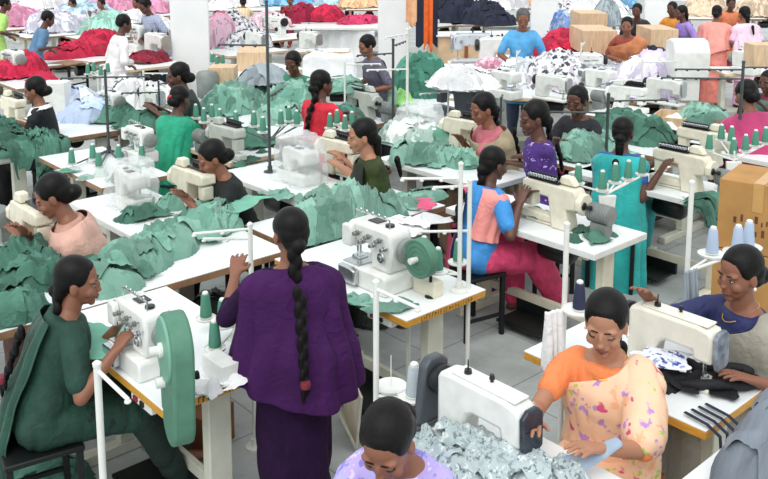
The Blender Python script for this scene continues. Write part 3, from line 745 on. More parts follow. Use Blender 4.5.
def garment(name, label, loc, rz, m, sx=.4, sy=.5, seed=0, amp=.05, cat='garment', group=None, freq=7, base=None):
    # one loose piece of cloth lying crumpled
    n = 34; U, Vv = np.meshgrid(np.linspace(-1, 1, n), np.linspace(-1, 1, n), indexing='ij')
    k = 1+.18*vn(U*1.7, Vv*1.7, 0*U, seed+3)
    X = U*sx/2*k; Y = Vv*sy/2*k+.04*vn(U*2, Vv*2, 0*U, seed+4)
    Z = .006+amp*(folds(X*freq, Y*freq, 0*X, seed)+.3)*1.3*(1-.5*np.maximum(abs(U), abs(Vv))**4)
    if base is not None: Z = Z+base(X, Y)
    Z = np.maximum(Z, .004)
    idx = np.arange(n*n).reshape(n, n); q = np.stack([idx[:-1, :-1], idx[1:, :-1], idx[1:, 1:], idx[:-1, 1:]], -1).reshape(-1, 4)
    me = D.meshes.new(name); me.from_pydata(np.stack([X, Y, Z], -1).reshape(-1, 3).tolist(), [], q.tolist()); me.update()
    o = link(name, me, m, None, ang=0); o.location = loc; o.rotation_euler = (0, 0, rz)
    s = o.modifiers.new('thick', 'SOLIDIFY'); s.thickness = .005; s.offset = 1
    s2 = o.modifiers.new('sub', 'SUBSURF'); s2.levels = 1; s2.render_levels = 1
    return tag(o, label, cat, group)
def hang(name, label, p0, p1, drop, m, seed=0, wave=.03, n=9, cat='cloth', flare=.0, top=0.0):
    # a sheet hanging from the line p0-p1, folded into waves
    p0, p1 = V(p0), V(p1); d = p1-p0; L = d.length; nrm = V((-d.y, d.x, 0)).normalized(); N1, N2 = 64, 22
    vs = []
    for i in range(N1+1):
        u = i/N1
        for j in range(N2+1):
            f = j/N2; dr = drop*(1+.08*math.sin(u*7+seed)); a = wave*(.25+f)*(math.sin(u*n*2*PI+math.sin(u*9+seed)*1.2+f*.6)+.5*float(vn(u*6, f*2, seed)))
            vs.append(p0+d*u+nrm*(a+flare*f)-V((0, 0, dr*f)))
    me = D.meshes.new(name); me.from_pydata([tuple(v-p0) for v in vs], [], [(i*(N2+1)+j, i*(N2+1)+j+1, (i+1)*(N2+1)+j+1, (i+1)*(N2+1)+j) for i in range(N1) for j in range(N2)]); me.update()
    o = link(name, me, m, None, ang=0); o.location = p0; s = o.modifiers.new('thick', 'SOLIDIFY'); s.thickness = .006
    return tag(o, label, cat)
def filmcover(label, loc, rz, sx, sy, sz, seed=0):
    m = MB(); m.prism([(-sx/2, .0), (sx/2, 0), (sx/2*.92, sz*.75), (sx/2*.6, sz), (-sx/2*.7, sz*.97), (-sx/2*.95, sz*.6)], -sy/2, sy/2)
    me = remesh(m, .018, 4, .03, 9, seed, name='plastic_cover')
    o = link('plastic_cover', me, film, None, ang=0); o.location = loc; o.rotation_euler = (0, 0, rz)
    return tag(o, label, 'plastic cover')
CONES = {'green': cone(thread_green), 'grey': cone(thread_grey, .135, .032), 'blue': cone(thread_blue, .14, .03), 'navy': cone(thread_navy, .13, .028), 'red': cone(thread_red, .10, .04)}
CUSED = set(); NTH = ['first', 'second', 'third', 'fourth', 'fifth', 'sixth', 'seventh', 'eighth', 'ninth', 'tenth']
def cones(col, pts, where, group, word=None):
    pts = sorted(pts, key=pxx); n = len(pts); word = word or {'green': 'green', 'grey': 'pale grey', 'blue': 'pale blue', 'navy': 'navy', 'red': 'dark red'}[col]
    for i, p in enumerate(pts):
        pos = 'only' if n == 1 else ('leftmost' if i == 0 else ('rightmost' if i == n-1 else NTH[i]+' from left'))
        lab = f'{word} thread cone {where}' if n == 1 else f'{word} thread cone {where}, {pos}'
        place(CONES[col], p, 0, lab, group, CUSED)
# ------------------------------------------------------------------ the hall
def struct(name, mb, m, bevel=0): o = part(name, mb, m, None, bevel); o['kind'] = 'structure'; return o
def floor_mat():
    m = D.materials.new('worn_floor_tiles'); m.use_nodes = True; N = m.node_tree.nodes; L = m.node_tree.links; p = N['Principled BSDF']; p.inputs['Roughness'].default_value = .55
    tc = N.new('ShaderNodeTexCoord'); br = N.new('ShaderNodeTexBrick'); br.offset = 0; br.inputs['Scale'].default_value = 1.0
    br.inputs['Brick Width'].default_value = .6; br.inputs['Row Height'].default_value = .6; br.inputs['Mortar Size'].default_value = .006; br.inputs['Mortar Smooth'].default_value = .3
    br.inputs['Color1'].default_value = hx('#b3b8b7'); br.inputs['Color2'].default_value = hx('#bbc0be'); br.inputs['Mortar'].default_value = hx('#8d9391')
    L.new(tc.outputs['Object'], br.inputs['Vector'])
    nz = N.new('ShaderNodeTexNoise'); nz.inputs['Scale'].default_value = 2.2; nz.inputs['Detail'].default_value = 8; nz.inputs['Roughness'].default_value = .7; L.new(tc.outputs['Object'], nz.inputs['Vector'])
    rp = N.new('ShaderNodeValToRGB'); rp.color_ramp.elements[0].position = .35; rp.color_ramp.elements[1].position = .65; rp.color_ramp.elements[0].color = (.68, .69, .68, 1); rp.color_ramp.elements[1].color = (1, 1, 1, 1)
    L.new(nz.outputs['Fac'], rp.inputs[0]); mx = N.new('ShaderNodeMixRGB'); mx.blend_type = 'MULTIPLY'; mx.inputs[0].default_value = 1
    L.new(br.outputs['Color'], mx.inputs[1]); L.new(rp.outputs[0], mx.inputs[2]); L.new(mx.outputs[0], p.inputs['Base Color']); return m
m = MB(); m.box(-6, 42, -14, 44, -.1, 0); struct('floor', m, floor_mat())
wall_m = mat('white_wall_paint', '#f1f2f2', .8, var=.03, scale=2)
m = MB(); m.box(34, 34.2, -14, 44, 0.001, 3.6); struct('wall_right', m, wall_m)
m = MB(); m.box(-6, 33.99, 36, 36.2, 0.001, 3.6); struct('wall_back', m, wall_m)
PILL = []
for n, (px, py, s) in enumerate(((192.5, 103, .58), (393.5, 81, .56), (543, 58, .58), (655, 47, .56))):
    q = W(px, py, 0); h = s/2
    # square pillars turned with the hall; seen corner-on they would look wider, so each stands square to the view
    m = MB(); m.box(-h, h, -h, h, .001, 3.6); o = struct(f'pillar_{n+1}', m, wall_m, .02); o.location = q; PILL.append(q); o.rotation_euler = (0, 0, math.atan2(q.y, q.x))

A90 = -PI/2; B90 = PI/2   # operators looking along +X / along -X
# ---- front tables
T1 = table('sewing_table', 'white sewing table with yellow edge, beside the woman in dark green at the left', (1.75, 3.46, 0), A90, edge=yellow_edge, Dp=.60, L=1.1, sw=True)
T2 = table('sewing_table', 'white sewing table with yellow edge and red switch, right of the purple dress', (2.985, 3.41, 0), A90, edge=yellow_edge, Dp=.57, L=1.1, sw=True)
T3 = table('sewing_table', 'white sewing table in front of the woman in blue and pink', (4.40, 3.38, 0), A90, edge=white_met, legm=cream_met)
T4 = table('sewing_table', 'white sewing table in front of the woman with the turquoise shawl', (5.78, 3.38, 0), A90, edge=white_met, legm=cream_met)
T5 = table('sewing_table', 'white sewing table in front of the woman in magenta', (7.25, 3.38, 0), A90, edge=white_met)
T6 = table('sewing_table', 'white sewing table in front of the woman in the salmon shawl', (1.18, 5.22, 0), B90, edge=brown_edge)
T7 = table('sewing_table', 'white sewing table in front of the young woman in black by the green heap', (2.54, 5.22, 0), B90, edge=white_met)
T8 = table('sewing_table', 'white sewing table in front of the woman in olive and black', (3.73, 5.22, 0), B90, edge=white_met)
T9 = table('sewing_table', 'white sewing table in front of the woman in the beige shawl', (4.95, 4.72, 0), B90, edge=white_met)
def bench(name, label, x0, x1, y0, y1, z=TZ, edge=None):
    r = thing(name, label, 'work table', ((x0+x1)/2, (y0+y1)/2, 0)); a, b = (x1-x0)/2, (y1-y0)/2
    m = MB(); m.box(-a, a, -b, b, z-.006, z); part('tabletop', m, white_lam, r, .002)
    m = MB(); m.box(-a, a, -b, b, z-.045, z-.0062); part('edge_band', m, edge or brown_edge, r, .003)
    for s in (-1, 1):
        for t in (-1, 1): m = MB(); m.box(s*(a-.06)-.02, s*(a-.06)+.02, t*(b-.05)-.02, t*(b-.05)+.02, 0, z-.045); part('leg', m, dark_steel, r, .003)
    return r
bench('work_table', 'long white work table with green cloth behind the woman in dark green', 1.05, 2.84, 4.03, 4.58)
bench('work_table', 'white work table under the big green heap in the middle', 2.90, 4.16, 4.02, 4.58)
T10 = table('sewing_table', 'white sewing table under the front machine and the crumpled grey cloth', (2.10, 1.66, 0), B90, edge=yellow_edge, Dp=.6, L=.95)
T11 = table('sewing_table', 'white sewing table with yellow edge carrying the black garment, right', (3.17, 1.86, 0), B90, edge=yellow_edge, Dp=.58, L=.86)
T12 = table('sewing_table', 'white sewing table corner under the slate grey pile, bottom right', (2.56, .74, 0), B90, edge=yellow_edge, Dp=.58)

# ---- people in front
P1 = person('woman seen from behind in a dark purple dress and purple shawl with a long braid', (290, 233), 66, 'stand', k=.92, lean=0, lean2=2, hp=8, hy=10, skin=1, near=True, hair='longbraid', face=True,
  lh=(.27, .20, 1.08), rh=(.16, -.06, .93), top=dict(m=mat('dark_purple_dress', '#2a1136', .85, var=.15, bump=.2, spec=.2), sleeve=1.3, lo=-.06, name='dress_top'),
  bottom=dict(m=MATS['dark_purple_dress'], kind='skirt', flare=.165, amp=.014, freq=6, name='dress_skirt'),
  wrap=dict(name='shawl', m=mat('purple_shawl', '#411a50', .8, var=.16, scale=5, bump=.3, bscale=150, spec=.2), top=lambda f: .455-.02*math.cos(f), bot=lambda f: -.07-.05*math.cos(f*2)-.10*max(0, -math.sin(f))-.0*max(0, math.sin(f)), off=.008, arm=.05, flare=.19, wave=.08, n=8, amp=.020, freq=7))
P2 = person('seated woman in a dark green tunic and shawl working at the knobbed machine', (78, 282), -10, k=.95, lean=14, hp=8, hy=-22, skin=1, near=True, hair='braid',
  lh=('px', 118, 326, .86), rh=('px', 116, 350, .86), top=dict(m=mat('bottle_green_tunic', '#143e32', .75, var=.18, bump=.2), sleeve=.75, tunic=True, off=.03, hem=.95, name='tunic'),
  bottom=dict(m=mat('dark_green_trousers', '#0f2821', .8), kind='trousers', ex=.015), feet=((.62, .10, 0), (.55, -.12, 0)),
  wrap=dict(name='shawl', m=mat('dark_green_shawl', '#194738', .75, var=.2, scale=6, sheen=.15), span=(60, 210), top=lambda f: .44, bot=lambda f: -.30+.05*math.sin(3*f), off=.035, flare=.05, wave=.06, n=15))
P3 = person('seated woman in a salmon shawl bent over her machine at the left edge', (53, 196), 152, k=1.04, lean=14, hp=28, hy=-2, skin=1, near=True, hair='bun',
  lh=('px', 22, 240, .87), rh=('px', 28, 236, .90), top=dict(m=mat('salmon_blouse', '#c99a8a', .8, bump=.2), sleeve=.85, tunic=True), bottom=dict(m=mat('dusty_trousers', '#8a6a60', .8)),
  wrap=dict(name='shawl', m=mat('salmon_shawl', '#d8aa9a', .8, var=.1, sheen=.1), top=lambda f: .45, bot=lambda f: .08+.08*math.sin(f), off=.03, arm=.06, flare=.05, amp=.012))
P5 = person('seated young woman in a black top sewing, between the green heaps', (212, 158), 160, k=1.0, pz=.55, lean=16, hp=26, skin=1, near=True, hair='bun',
  lh=('px', 190, 203, .86), rh=('px', 184, 196, .90), top=dict(m=mat('black_top', '#16191a', .8, var=.2), sleeve=1.2, tunic=True, amp=.012), bottom=dict(m=mat('black_trousers', '#15171a', .8)))
P6 = person('seated woman in a dark olive and black tunic sewing behind the green heap', (362, 136), 148, k=1.05, pz=.55, lean=10, hp=10, skin=0, near=True, hair='pony',
  lh=('px', 338, 165, .90), rh=('px', 345, 160, .90), top=dict(m=mat('olive_tunic', '#39461c', .8, var=.25), sleeve=.9, tunic=True),
  bottom=dict(m=MATS['black_trousers']), wrap=dict(name='shawl', m=mat('black_shawl', '#1c2018', .8), top=lambda f: .45+.0*f, bot=lambda f: .05, span=(-60, 50), off=.03))
P4 = person('seated woman in a black top at the far left, seen in profile', (35, 90), 140, k=1.03, pz=.56, lean=6, hp=16, skin=1, near=True, hair='bun', lh=('px', 12, 126, .86), rh=('px', 8, 120, .88),
  top=dict(m=mat('black_cotton_top', '#191c20', .8, var=.2), sleeve=.6, tunic=True), bottom=dict(m=MATS['black_trousers']), wrap=dict(name='neck_scarf', m=white_cl, top=lambda f: .47, bot=lambda f: .44-.05*max(0, math.cos(f)), off=.02))
P7 = person('seated woman in an emerald shawl with a red flower in her hair, seen from behind', (180, 99), 25, k=1.0, pz=.56, lean=12, hp=16, skin=2, near=True, hair='bun', face=False,
  lh=(.40, .12, .88), rh=(.40, -.1, .88), top=dict(m=mat('emerald_top', '#128a66', .75, var=.15), sleeve=.9, tunic=True), bottom=dict(m=mat('emerald_trousers', '#0f6e54', .8), kind='skirt'),
  wrap=dict(name='shawl', m=mat('emerald_shawl', '#12a07a', .7, var=.15, scale=6, sheen=.2), top=lambda f: .45, bot=lambda f: -.3-.1*math.sin(f), off=.015, arm=.0, flare=.06, wave=.07, n=11))
q = MB()
for i in range(6): q.ell(P7.HM((-.10, .03, -.01))+V((0, .02*math.cos(i), .02*math.sin(i))), (.016, .014, .016), None, 8, 6)
part('hair_flower', q, flower_red, P7.root)
PB = person('seated woman in sky blue with a peach shawl and pink trousers, at a cream machine', (494, 164), -12, k=.97, lean=10, hp=12, hy=0, skin=2, near=True, hair='braid', lh=('px', 524, 198, .90), rh=('px', 520, 203, .90),
  top=dict(m=mat('sky_blue_tunic', '#3f92d8', .75, var=.12, bump=.2), sleeve=.7, off=.03, tunic=True, hem=.4, name='tunic'), bottom=dict(m=mat('hot_pink_trousers', '#d9436f', .75, var=.15), kind='trousers', ex=.045, amp=.016),
  feet=((.42, .10, 0), (.62, -.13, 0)), wrap=[dict(name='shawl', m=mat('peach_shawl', '#f39a94', .75, var=.1, scale=5), span=(205, 292), top=lambda f: .455, bot=lambda f: .12, off=.03, arm=.0, wave=.05),
  dict(name='shawl_tail', m=mat('rose_shawl', '#d9607e', .75, var=.1), span=(140, 172), top=lambda f: .44, bot=lambda f: -.12, off=.05, wave=.06)])
PT = person('seated woman in a turquoise shawl over blue, seen from behind', (623, 133), 22, lean=8, hp=12, skin=2, near=True, hair='pony', face=False, lh=('px', 662, 160, .92), rh=('px', 660, 172, .88),
  top=dict(m=mat('blue_tunic', '#2d62a8', .75, var=.15), sleeve=.5, tunic=True, hem=.9), bottom=dict(m=mat('teal_trousers', '#1f8f92', .75, var=.12), kind='trousers', ex=.04), feet=((.3, .10, 0), (.35, -.12, 0)),
  wrap=dict(name='shawl', m=mat('turquoise_shawl', '#1fb0ac', .7, var=.14, scale=5, sheen=.2), span=(40, 325), top=lambda f: .45, bot=lambda f: -.62-.12*math.sin(f), off=.03, arm=0, flare=.05, wave=.07, n=13))
PO = person('seated woman in an orange blouse and peach flowered sari at a white machine', (606, 323), 196, lean=4, hp=18, hy=6, skin=0, near=True, hair='pony', lh=('px', 600, 448, .84), rh=('px', 532, 420, .90),
  top=dict(m=mat('orange_blouse', '#f08a52', .75, var=.08, bump=.15), sleeve=.6, sleeveL=.95, lo=.10, hi=.45, name='blouse'), extra=dict(necklace=1, earring=1, armfall=pattern('flowered_sari', '#f3c9a8', ['#d3547c', '#a9c94f', '#b98cc8', '#f2b48c', '#ec9fb0'], 19, .27)), bottom=dict(m=pattern('flowered_sari', '#f3c9a8', ['#d3547c', '#a9c94f', '#b98cc8', '#f2b48c', '#ec9fb0'], 19, .27), kind='skirt'),
  wrap=dict(name='sari_drape', m=pattern('flowered_sari', '', []), top=lambda f: .40+.07*math.sin(f)+.025*math.cos(f), bot=lambda f: .0-.05*math.sin(f), off=.02, arm=.0, armL=.02, flare=.0, wave=.03))
PR = person('seated woman in a navy blouse and grey sari reaching across her machine, right edge', (740, 274), 160, lean=4, hp=10, hy=0, skin=1, near=True, hair='bun', lh=('px', 752, 380, .80), rh=('px', 648, 298, 1.02),
  top=dict(m=mat('navy_blouse', '#232a5c', .7, var=.15), sleeve=.75, lo=.12, hi=.45), extra=dict(necklace=1, earring=1), bottom=dict(m=mat('grey_sari', '#9d998d', .8, var=.1, scale=5), kind='skirt'),
  wrap=dict(name='sari_drape', m=MATS['grey_sari'], top=lambda f: .37+.10*math.sin(f)+.0*math.cos(f), bot=lambda f: -.02, off=.03, arm=.04, wave=.03))
PL = person('woman in a lavender flowered top bending forward at the bottom edge', (388, 442), 205, lean=22, hp=34, skin=1, near=True, hair='bun', lh=(.5, .14, .80), rh=(.5, -.1, .80),
  top=dict(m=pattern('lavender_print', '#b9a8e6', ['#7a86d8', '#d9cdf5', '#8f7fd0', '#a9b4ee'], 26, .38), sleeve=.6, tunic=True), bottom=dict(m=mat('violet_trousers', '#6a5aa8', .8)))
PS = person('seated woman in a beige shawl over pink, sewing in the middle row', (483, 109), 158, k=1.10, pz=.54, lean=10, hp=20, skin=1, near=True, hair='braid', lh=('px', 445, 148, .86), rh=('px', 462, 141, .90),
  top=dict(m=mat('rose_top', '#c9707c', .8), sleeve=.6, tunic=True), bottom=dict(m=mat('brown_skirt', '#7a624e', .8), kind='skirt'),
  wrap=dict(name='shawl', m=mat('beige_shawl', '#a89a7c', .8, var=.15, scale=6), top=lambda f: .44+.012*math.sin(f)-.05*max(0, math.cos(f)), bot=lambda f: 0, off=.035, arm=.07, wave=.05))
PV = person('girl in a purple patterned dress with a braid, in profile', (534, 118), 146, k=1.08, pz=.62, lean=4, hp=14, skin=2, near=True, hair='braid', lh=('px', 517, 158, .86), rh=('px', 512, 163, .84),
  top=dict(m=pattern('purple_print', '#4a2a78', ['#c9b8e8', '#5a3a90', '#38205e'], 24, .26), sleeve=.8, tunic=True), bottom=dict(m=mat('purple_trousers', '#4b2d74', .8)))
PM = person('woman in a magenta shawl, seen from behind at the right', (746, 95), 62, k=1.12, pz=.56, lean=20, hp=22, skin=1, near=True, hair='bun', face=False, lh=(.42, .14, .86), rh=(.42, -.1, .86),
  top=dict(m=mat('magenta_tunic', '#a32a5a', .75, var=.15), sleeve=.8, tunic=True, hem=.9), bottom=dict(m=mat('magenta_trousers', '#8a2450', .8)),
  wrap=dict(name='shawl', m=mat('magenta_shawl', '#b5336a', .75, var=.12, scale=6, sheen=.2), top=lambda f: .45, bot=lambda f: -.15, off=.035, arm=.08, flare=.06, wave=.04))
PK = person('man in a dark shirt sitting low behind the purple dress', (577, 101), 188, k=1.08, lean=8, hp=14, skin=2, near=True, hair='short', lh=(.36, .14, .84), rh=(.36, -.1, .84),
  top=dict(m=mat('charcoal_shirt', '#23242c', .8), sleeve=.9), bottom=dict(m=MATS['black_trousers']))
PRD = person('woman in a red tunic with a ponytail, seen from behind', (322, 84), 12, k=1.07, pz=.60, lean=4, hp=8, hy=-20, skin=2, near=True, hair='braid', lh=(.38, .10, .90), rh=(.40, -.10, .90),
  top=dict(m=mat('red_tunic', '#d8283c', .75, var=.12), sleeve=.8, tunic=True, hem=.9), bottom=dict(m=mat('dark_maroon_trousers', '#5a1a2c', .8)))
PG = person('person in a green tunic looking down behind the green heaps', (293, 63), 205, k=1.05, pz=.60, lean=8, hp=24, skin=2, near=True, hair='short', lh=(.40, .2, .84), rh=(.40, -.2, .84),
  top=dict(m=mat('leaf_green_tunic', '#3f8a6a', .8, var=.12), sleeve=.7, tunic=True), bottom=dict(m=mat('green_trousers', '#2f6a54', .8)))
# ------------------------------------------------------------------ machines on the near tables
MP = {}
def mach(kind, label, loc, rz, key=None, sc=None, **kw):
    key = key or kind
    if key not in MP:
        MP[key] = {'lock': lockstitch, 'inter': interlock, 'multi': multineedle}[kind]('x', **kw); MP[key]['_free'] = 1
    o = MP[key]
    if '_free' in o: del o['_free']
    else: o = dup(o)
    o.location = loc; o.rotation_euler = (0, 0, rz); o['label'] = label
    if sc: o.scale = (sc, sc, sc)
    return o
def at(px, py, z=TZ): return W(px, py, z)
mach('inter', 'white knobbed overlock machine with belt guard, worked by the woman in dark green', at(144, 364), A90, sc=.8)
mach('inter', 'white knobbed overlock machine beside the small green tape reel', at(378, 283), A90, sc=.95)
mach('multi', 'cream multi-needle machine in front of the woman in blue and pink', at(556, 226), A90)
mach('multi', 'cream multi-needle machine in front of the woman in turquoise', at(684, 190), A90)
mach('lock', 'large white lockstitch machine with dark visor at the front, above the grey cloth', at(484, 452), B90, 'visor', visor=navy_pl, belt=mat('dark_grey_belt_cover', '#4c5358', .4, var=.1))
mach('lock', 'white lockstitch machine under the arm of the woman in navy', at(672, 372), B90, 'navy', visor=mat('clear_grey_visor', '#8b94a0', .12, var=.3, scale=18), body=mat('ivory_enamel', '#e8e6d8', .38, var=.05))
mach('multi', 'cream multi-needle machine of the woman in the salmon shawl, left edge', at(32, 250), B90)
mach('multi', 'cream multi-needle machine of the young woman in black', at(192, 208), B90, 'nomotor', motor=False)
mach('multi', 'cream multi-needle machine of the woman in olive and black', at(338, 174), B90)
mach('multi', 'cream multi-needle machine of the woman in the beige shawl', at(462, 150), B90, 'nomotor')
filmcover('crumpled clear plastic over the machine right of the salmon shawl', at(132, 207)+V((0, 0, .001)), B90, .34, .26, .34, 3)
filmcover('crumpled clear plastic over the machine on the white table end by the green heap', at(300, 182)+V((0, 0, .001)), B90, .36, .28, .36, 8)
# green tape reels
def reel(label, c, R, t, yaw, foot=None):
    r = thing('tape_reel', label, 'tape reel', c, yaw)
    q = MB(); pr = [(R*.12, -t/2)]
    for i in range(7): pr += [(R*(.15+.12*i), -t/2+.001*(i % 2)), (R*(.25+.12*i), -t/2+.002*(i % 2))]
    pr += [(R, -t/2+.004), (R, t/2-.004), (R*.97, t/2), (R*.12, t/2)]
    q.lathe(pr, 48, 'X'); part('wound_tape', q, disc_green, r)
    q = MB(); q.lathe([(.008, -t/2-.05), (.016, -t/2-.048), (.016, -t/2-.02), (R*.14, -t/2-.018), (R*.14, -t/2-.001)], 18, 'X'); part('hub', q, white_met, r)
    if foot: 
        q = MB(); q.tube([(t/2, 0, 0), (t/2+.04, 0, 0), (t/2+.04, 0, foot)], .008, 8); q.lathe([(.03, foot), (.03, foot+.006), (.01, foot+.01)], 14, 'Z', (t/2+.04, 0, 0)); part('bracket', q, dark_steel, r)
    return r
c = Wd(177, 378, 3.30)
r = thing('belt_guard', 'big green belt guard standing on edge beside the overlock machine at the left', 'machine guard', c, math.radians(-16))
po = [(.135*math.cos(i*PI/14), .125+.135*math.sin(i*PI/14)) for i in range(15)]+[(.115*math.cos(PI+i*PI/14), -.145+.115*math.sin(PI+i*PI/14)) for i in range(15)]
q = MB(); q.prism(po, -.042, .042, 'YZ'); part('guard_body', q, disc_green, r, .012)
q = MB(); q.lathe([(.02, -.052), (.118, -.052), (.124, -.046), (.124, -.0422)], 40, 'X', (0, 0, .125)); part('round_cover', q, mat('pale_green_cover', '#74a893', .5, var=.05), r)
q = MB(); q.lathe([(.008, -.10), (.018, -.098), (.018, -.066), (.028, -.064), (.028, -.0522)], 18, 'X', (0, 0, .125)); part('hub', q, white_met, r)
q = MB(); q.lathe([(.008, -.075), (.02, -.073), (.022, -.0425)], 14, 'X', (0, .03, -.02)); part('clamp_knob', q, white_met, r)
q = MB(); q.tube([(.043, .03, -.03), (.09, .06, -.03), (.09, .06, .75-c.z if c.z < .75 else -.05)], .012, 8); part('bracket', q, dark_steel, r)
c = Wd(421, 258, 4.36); reel('small green tape reel on the yellow-edged middle table', c, .10,     .06, 0, TZ-c.z)
# boxes and small fittings on the tables
crate('small_box', 'small white carton beside the green cones on the left table', at(221, 378), A90, .16, .08, .09, white_met)
crate('small_box', 'small cream carton beside the small green tape reel', at(428, 293), A90, .15, .07, .08, cream_met)
# thread stands with cones
zt = .80
s1 = [(206, 348), (224, 357), (216, 372), (241, 357)]
b = W(214, 345, TZ)+V((.12, 0, 0))
p4 = [W(x, y-28, zt+.02) for x, y in ((206, 346), (223, 353), (215, 376), (243, 360))]
stand('white thread stand with four round trays at the left table', (b.x, b.y, 0), TZ, TZ+.09, [(p.x-b.x, p.y-b.y, p.z, .048) for p in p4], [])
cones('green', [p+V((0, 0, .0045)) for p in p4], 'on the trays right of the big belt guard', 'green cones by the belt guard')
b = W(470, 290, TZ)+V((-.05, .03, 0)); p4 = [W(x, y, .86) for x, y in ((404, 252), (424, 259), (438, 271), (458, 262))]
stand('white pole with round trays of green cones on the yellow-edged middle table', (b.x, b.y, 0), TZ, 1.42, [(p.x-b.x, p.y-b.y, p.z, .055) for p in p4], [(-.22, .2, 1.35)])
cones('green', [p+V((0, 0, .0045)) for p in p4], 'on the trays at the yellow-edged middle table', 'green cones on the middle table')
# free-standing white thread poles
def pole(label, px, y0, y1, d, arms=(), trays=(), pm=None, rad=.012, zbase=None, name='thread_stand'):
    t = Wd(px, y0, d); arms = [(a[0], a[1], t.z-.015+a[2])+tuple(a[3:]) for a in arms]; bt = Wd(px, y1, d); g = zbase if zbase is not None else bt.z
    return stand(label, (t.x, t.y, 0), g, t.z, trays, arms, pm, rad, name), t
pole('white thread pole with slanting arm in front of the woman in dark green', 97, 366, 479, 3.05, [(.03, -.17, 0, -.05)], zbase=.0, rad=.013)
o, t = pole('white pole with a side arm standing between the purple dress and the green heap', 250, 226, 292, 4.25, [(-.17, .15, -.05), (-.24, .12, 0)], zbase=0, rad=.012)

def stencil(T, L, Dp, seed, m_):
    # worn illegible stencil marks along the end edge
    rr = random.Random(seed); q = MB(); y = -Dp/2+.10; x = L/2+.0006
    while y < Dp/2-.10:
        w_ = rr.uniform(.008, .018); z0 = TZ-.035+rr.uniform(0, .004); q.box(x-.0005, x+.0006, y, y+w_*.35, z0, TZ-.010)
        if rr.random() < .7: zz = z0+rr.choice([0, .009, .018]); q.box(x-.0005, x+.0006, y+w_*.35, y+w_, zz, zz+.006)
        y += w_+.007
    part('stencil_marks', q, m_, T)
dkbr = mat('faded_black_stencil', '#4a3420', .8, var=.2)
stencil(T1, 1.1, .60, 3, dkbr); stencil(T2, 1.1, .57, 4, mat('faded_brown_stencil', '#8a6226', .8, var=.2))
# ------------------------------------------------------------------ cloth on the near tables
def hb(px, py, rx, ry, h, rot=0, z=.77): p = W(px, py, z); return (p.x, p.y, rx, ry, h, rot)
heap('cloth_heap', 'long heap of crumpled sage green cloth along the bench behind the woman in dark green', [hb(108, 283, .16, .17, .10), hb(135, 262, .2, .2, .13), hb(165, 247, .2, .2, .14), hb(195, 232, .2, .17, .12), hb(228, 222, .2, .16, .10), hb(258, 215, .14, .14, .10)], TZ, sage, 3, clip=(1.05, 2.84, 4.03, 99))
heap('cloth_heap', 'big heap of crumpled sage green cloth in the middle of the hall', [hb(322, 232, .22, .2, .24), hb(350, 226, .26, .2, .30), hb(338, 248, .18, .15, .16), hb(380, 214, .2, .16, .12), hb(312, 252, .14, .12, .12)], TZ, sage, 5, amp=1.0, clip=(2.9, 4.16, 4.02, 99))
heap('cloth_heap', 'flat spread of sage green cloth beside the woman in olive', [hb(398, 203, .22, .12, .05), hb(425, 196, .2, .1, .05)], TZ, sage, 6, amp=.5)
heap('cloth_heap', 'green cloth heaped before the woman in the salmon shawl', [hb(12, 268, .3, .2, .14), hb(45, 276, .22, .18, .12), hb(75, 272, .16, .16, .09)], TZ, sage_dark, 8, amp=.9)
heap('cloth_heap', 'dark green gathered cloth on the bench at the left edge', [hb(15, 312, .16, .13, .12), hb(-15, 318, .2, .15, .1)], TZ, sage_dark, 9, amp=.7, freq=14)
heap('cloth_heap', 'green cloth under the hands of the young woman in black', [hb(178, 203, .14, .1, .09), hb(205, 212, .1, .1, .06)], TZ, sage, 10, amp=.8)
heap('cloth_heap', 'small green cloth bits under the plastic covered machine', [hb(130, 216, .1, .1, .05), hb(148, 212, .1, .08, .05)], TZ, sage_dark, 12, amp=.5)
heap('cloth_heap', 'green cloth heaped under the hands of the woman in the beige shawl', [hb(410, 158, .2, .16, .14), hb(440, 160, .2, .14, .12), hb(465, 163, .15, .12, .10)], TZ, sage, 13)
heap('cloth_heap', 'green and white cloth spread on the table left of the blue and pink woman', [hb(400, 226, .16, .14, .04), hb(425, 217, .12, .1, .04)], TZ, white_cl, 14, amp=.4)
garment('garment', 'pink cloth strip on the white table left of the blue and pink woman', W(425, 206, TZ+.045), .8, mat('rose_strip', '#e05a80', .8), .22, .09, 3, .02)
garment('garment', 'green shirt panel lying over the heap beside the woman in black', W(232, 205, TZ+.10), .5, mat('mint_panel', '#79b8a0', .85, var=.06), .36, .34, 5, .03, freq=4)
garment('garment', 'green cloth panel held by the woman in dark green on her machine', W(104, 345, TZ+.03), -.6, mat('mint_panel', '', .85), .2, .34, 7, .04, freq=5)
garment('garment', 'green cloth under the needle of the cream machine of the woman in blue', W(532, 215, TZ+.01), 0, sage_dark, .16, .22, 8, .05)
heap('cloth_heap', 'green cloth hanging over the table end by the turquoise woman\'s machine', [hb(705, 202, .16, .12, .05), hb(722, 200, .12, .1, .05)], TZ, sage_dark, 15, amp=.5, clip=(-99, 99, 2.78, 99), drop=.12)
heap('cloth_heap', 'crumpled grey camouflage cloth at the front machine', [hb(430, 455, .16, .14, .08), hb(470, 470, .16, .18, .10), hb(515, 470, .13, .14, .08), hb(440, 485, .2, .2, .10), hb(560, 478, .1, .1, .05)], TZ, grey_camo, 21, freq=12, amp=.8)
heap('cloth_heap', 'tall slate grey pile of ribbed cloth at the bottom right corner', [hb(800, 482, .22, .24, .36), hb(768, 492, .15, .17, .22)], TZ, slate_st, 23, freq=7, amp=.7)
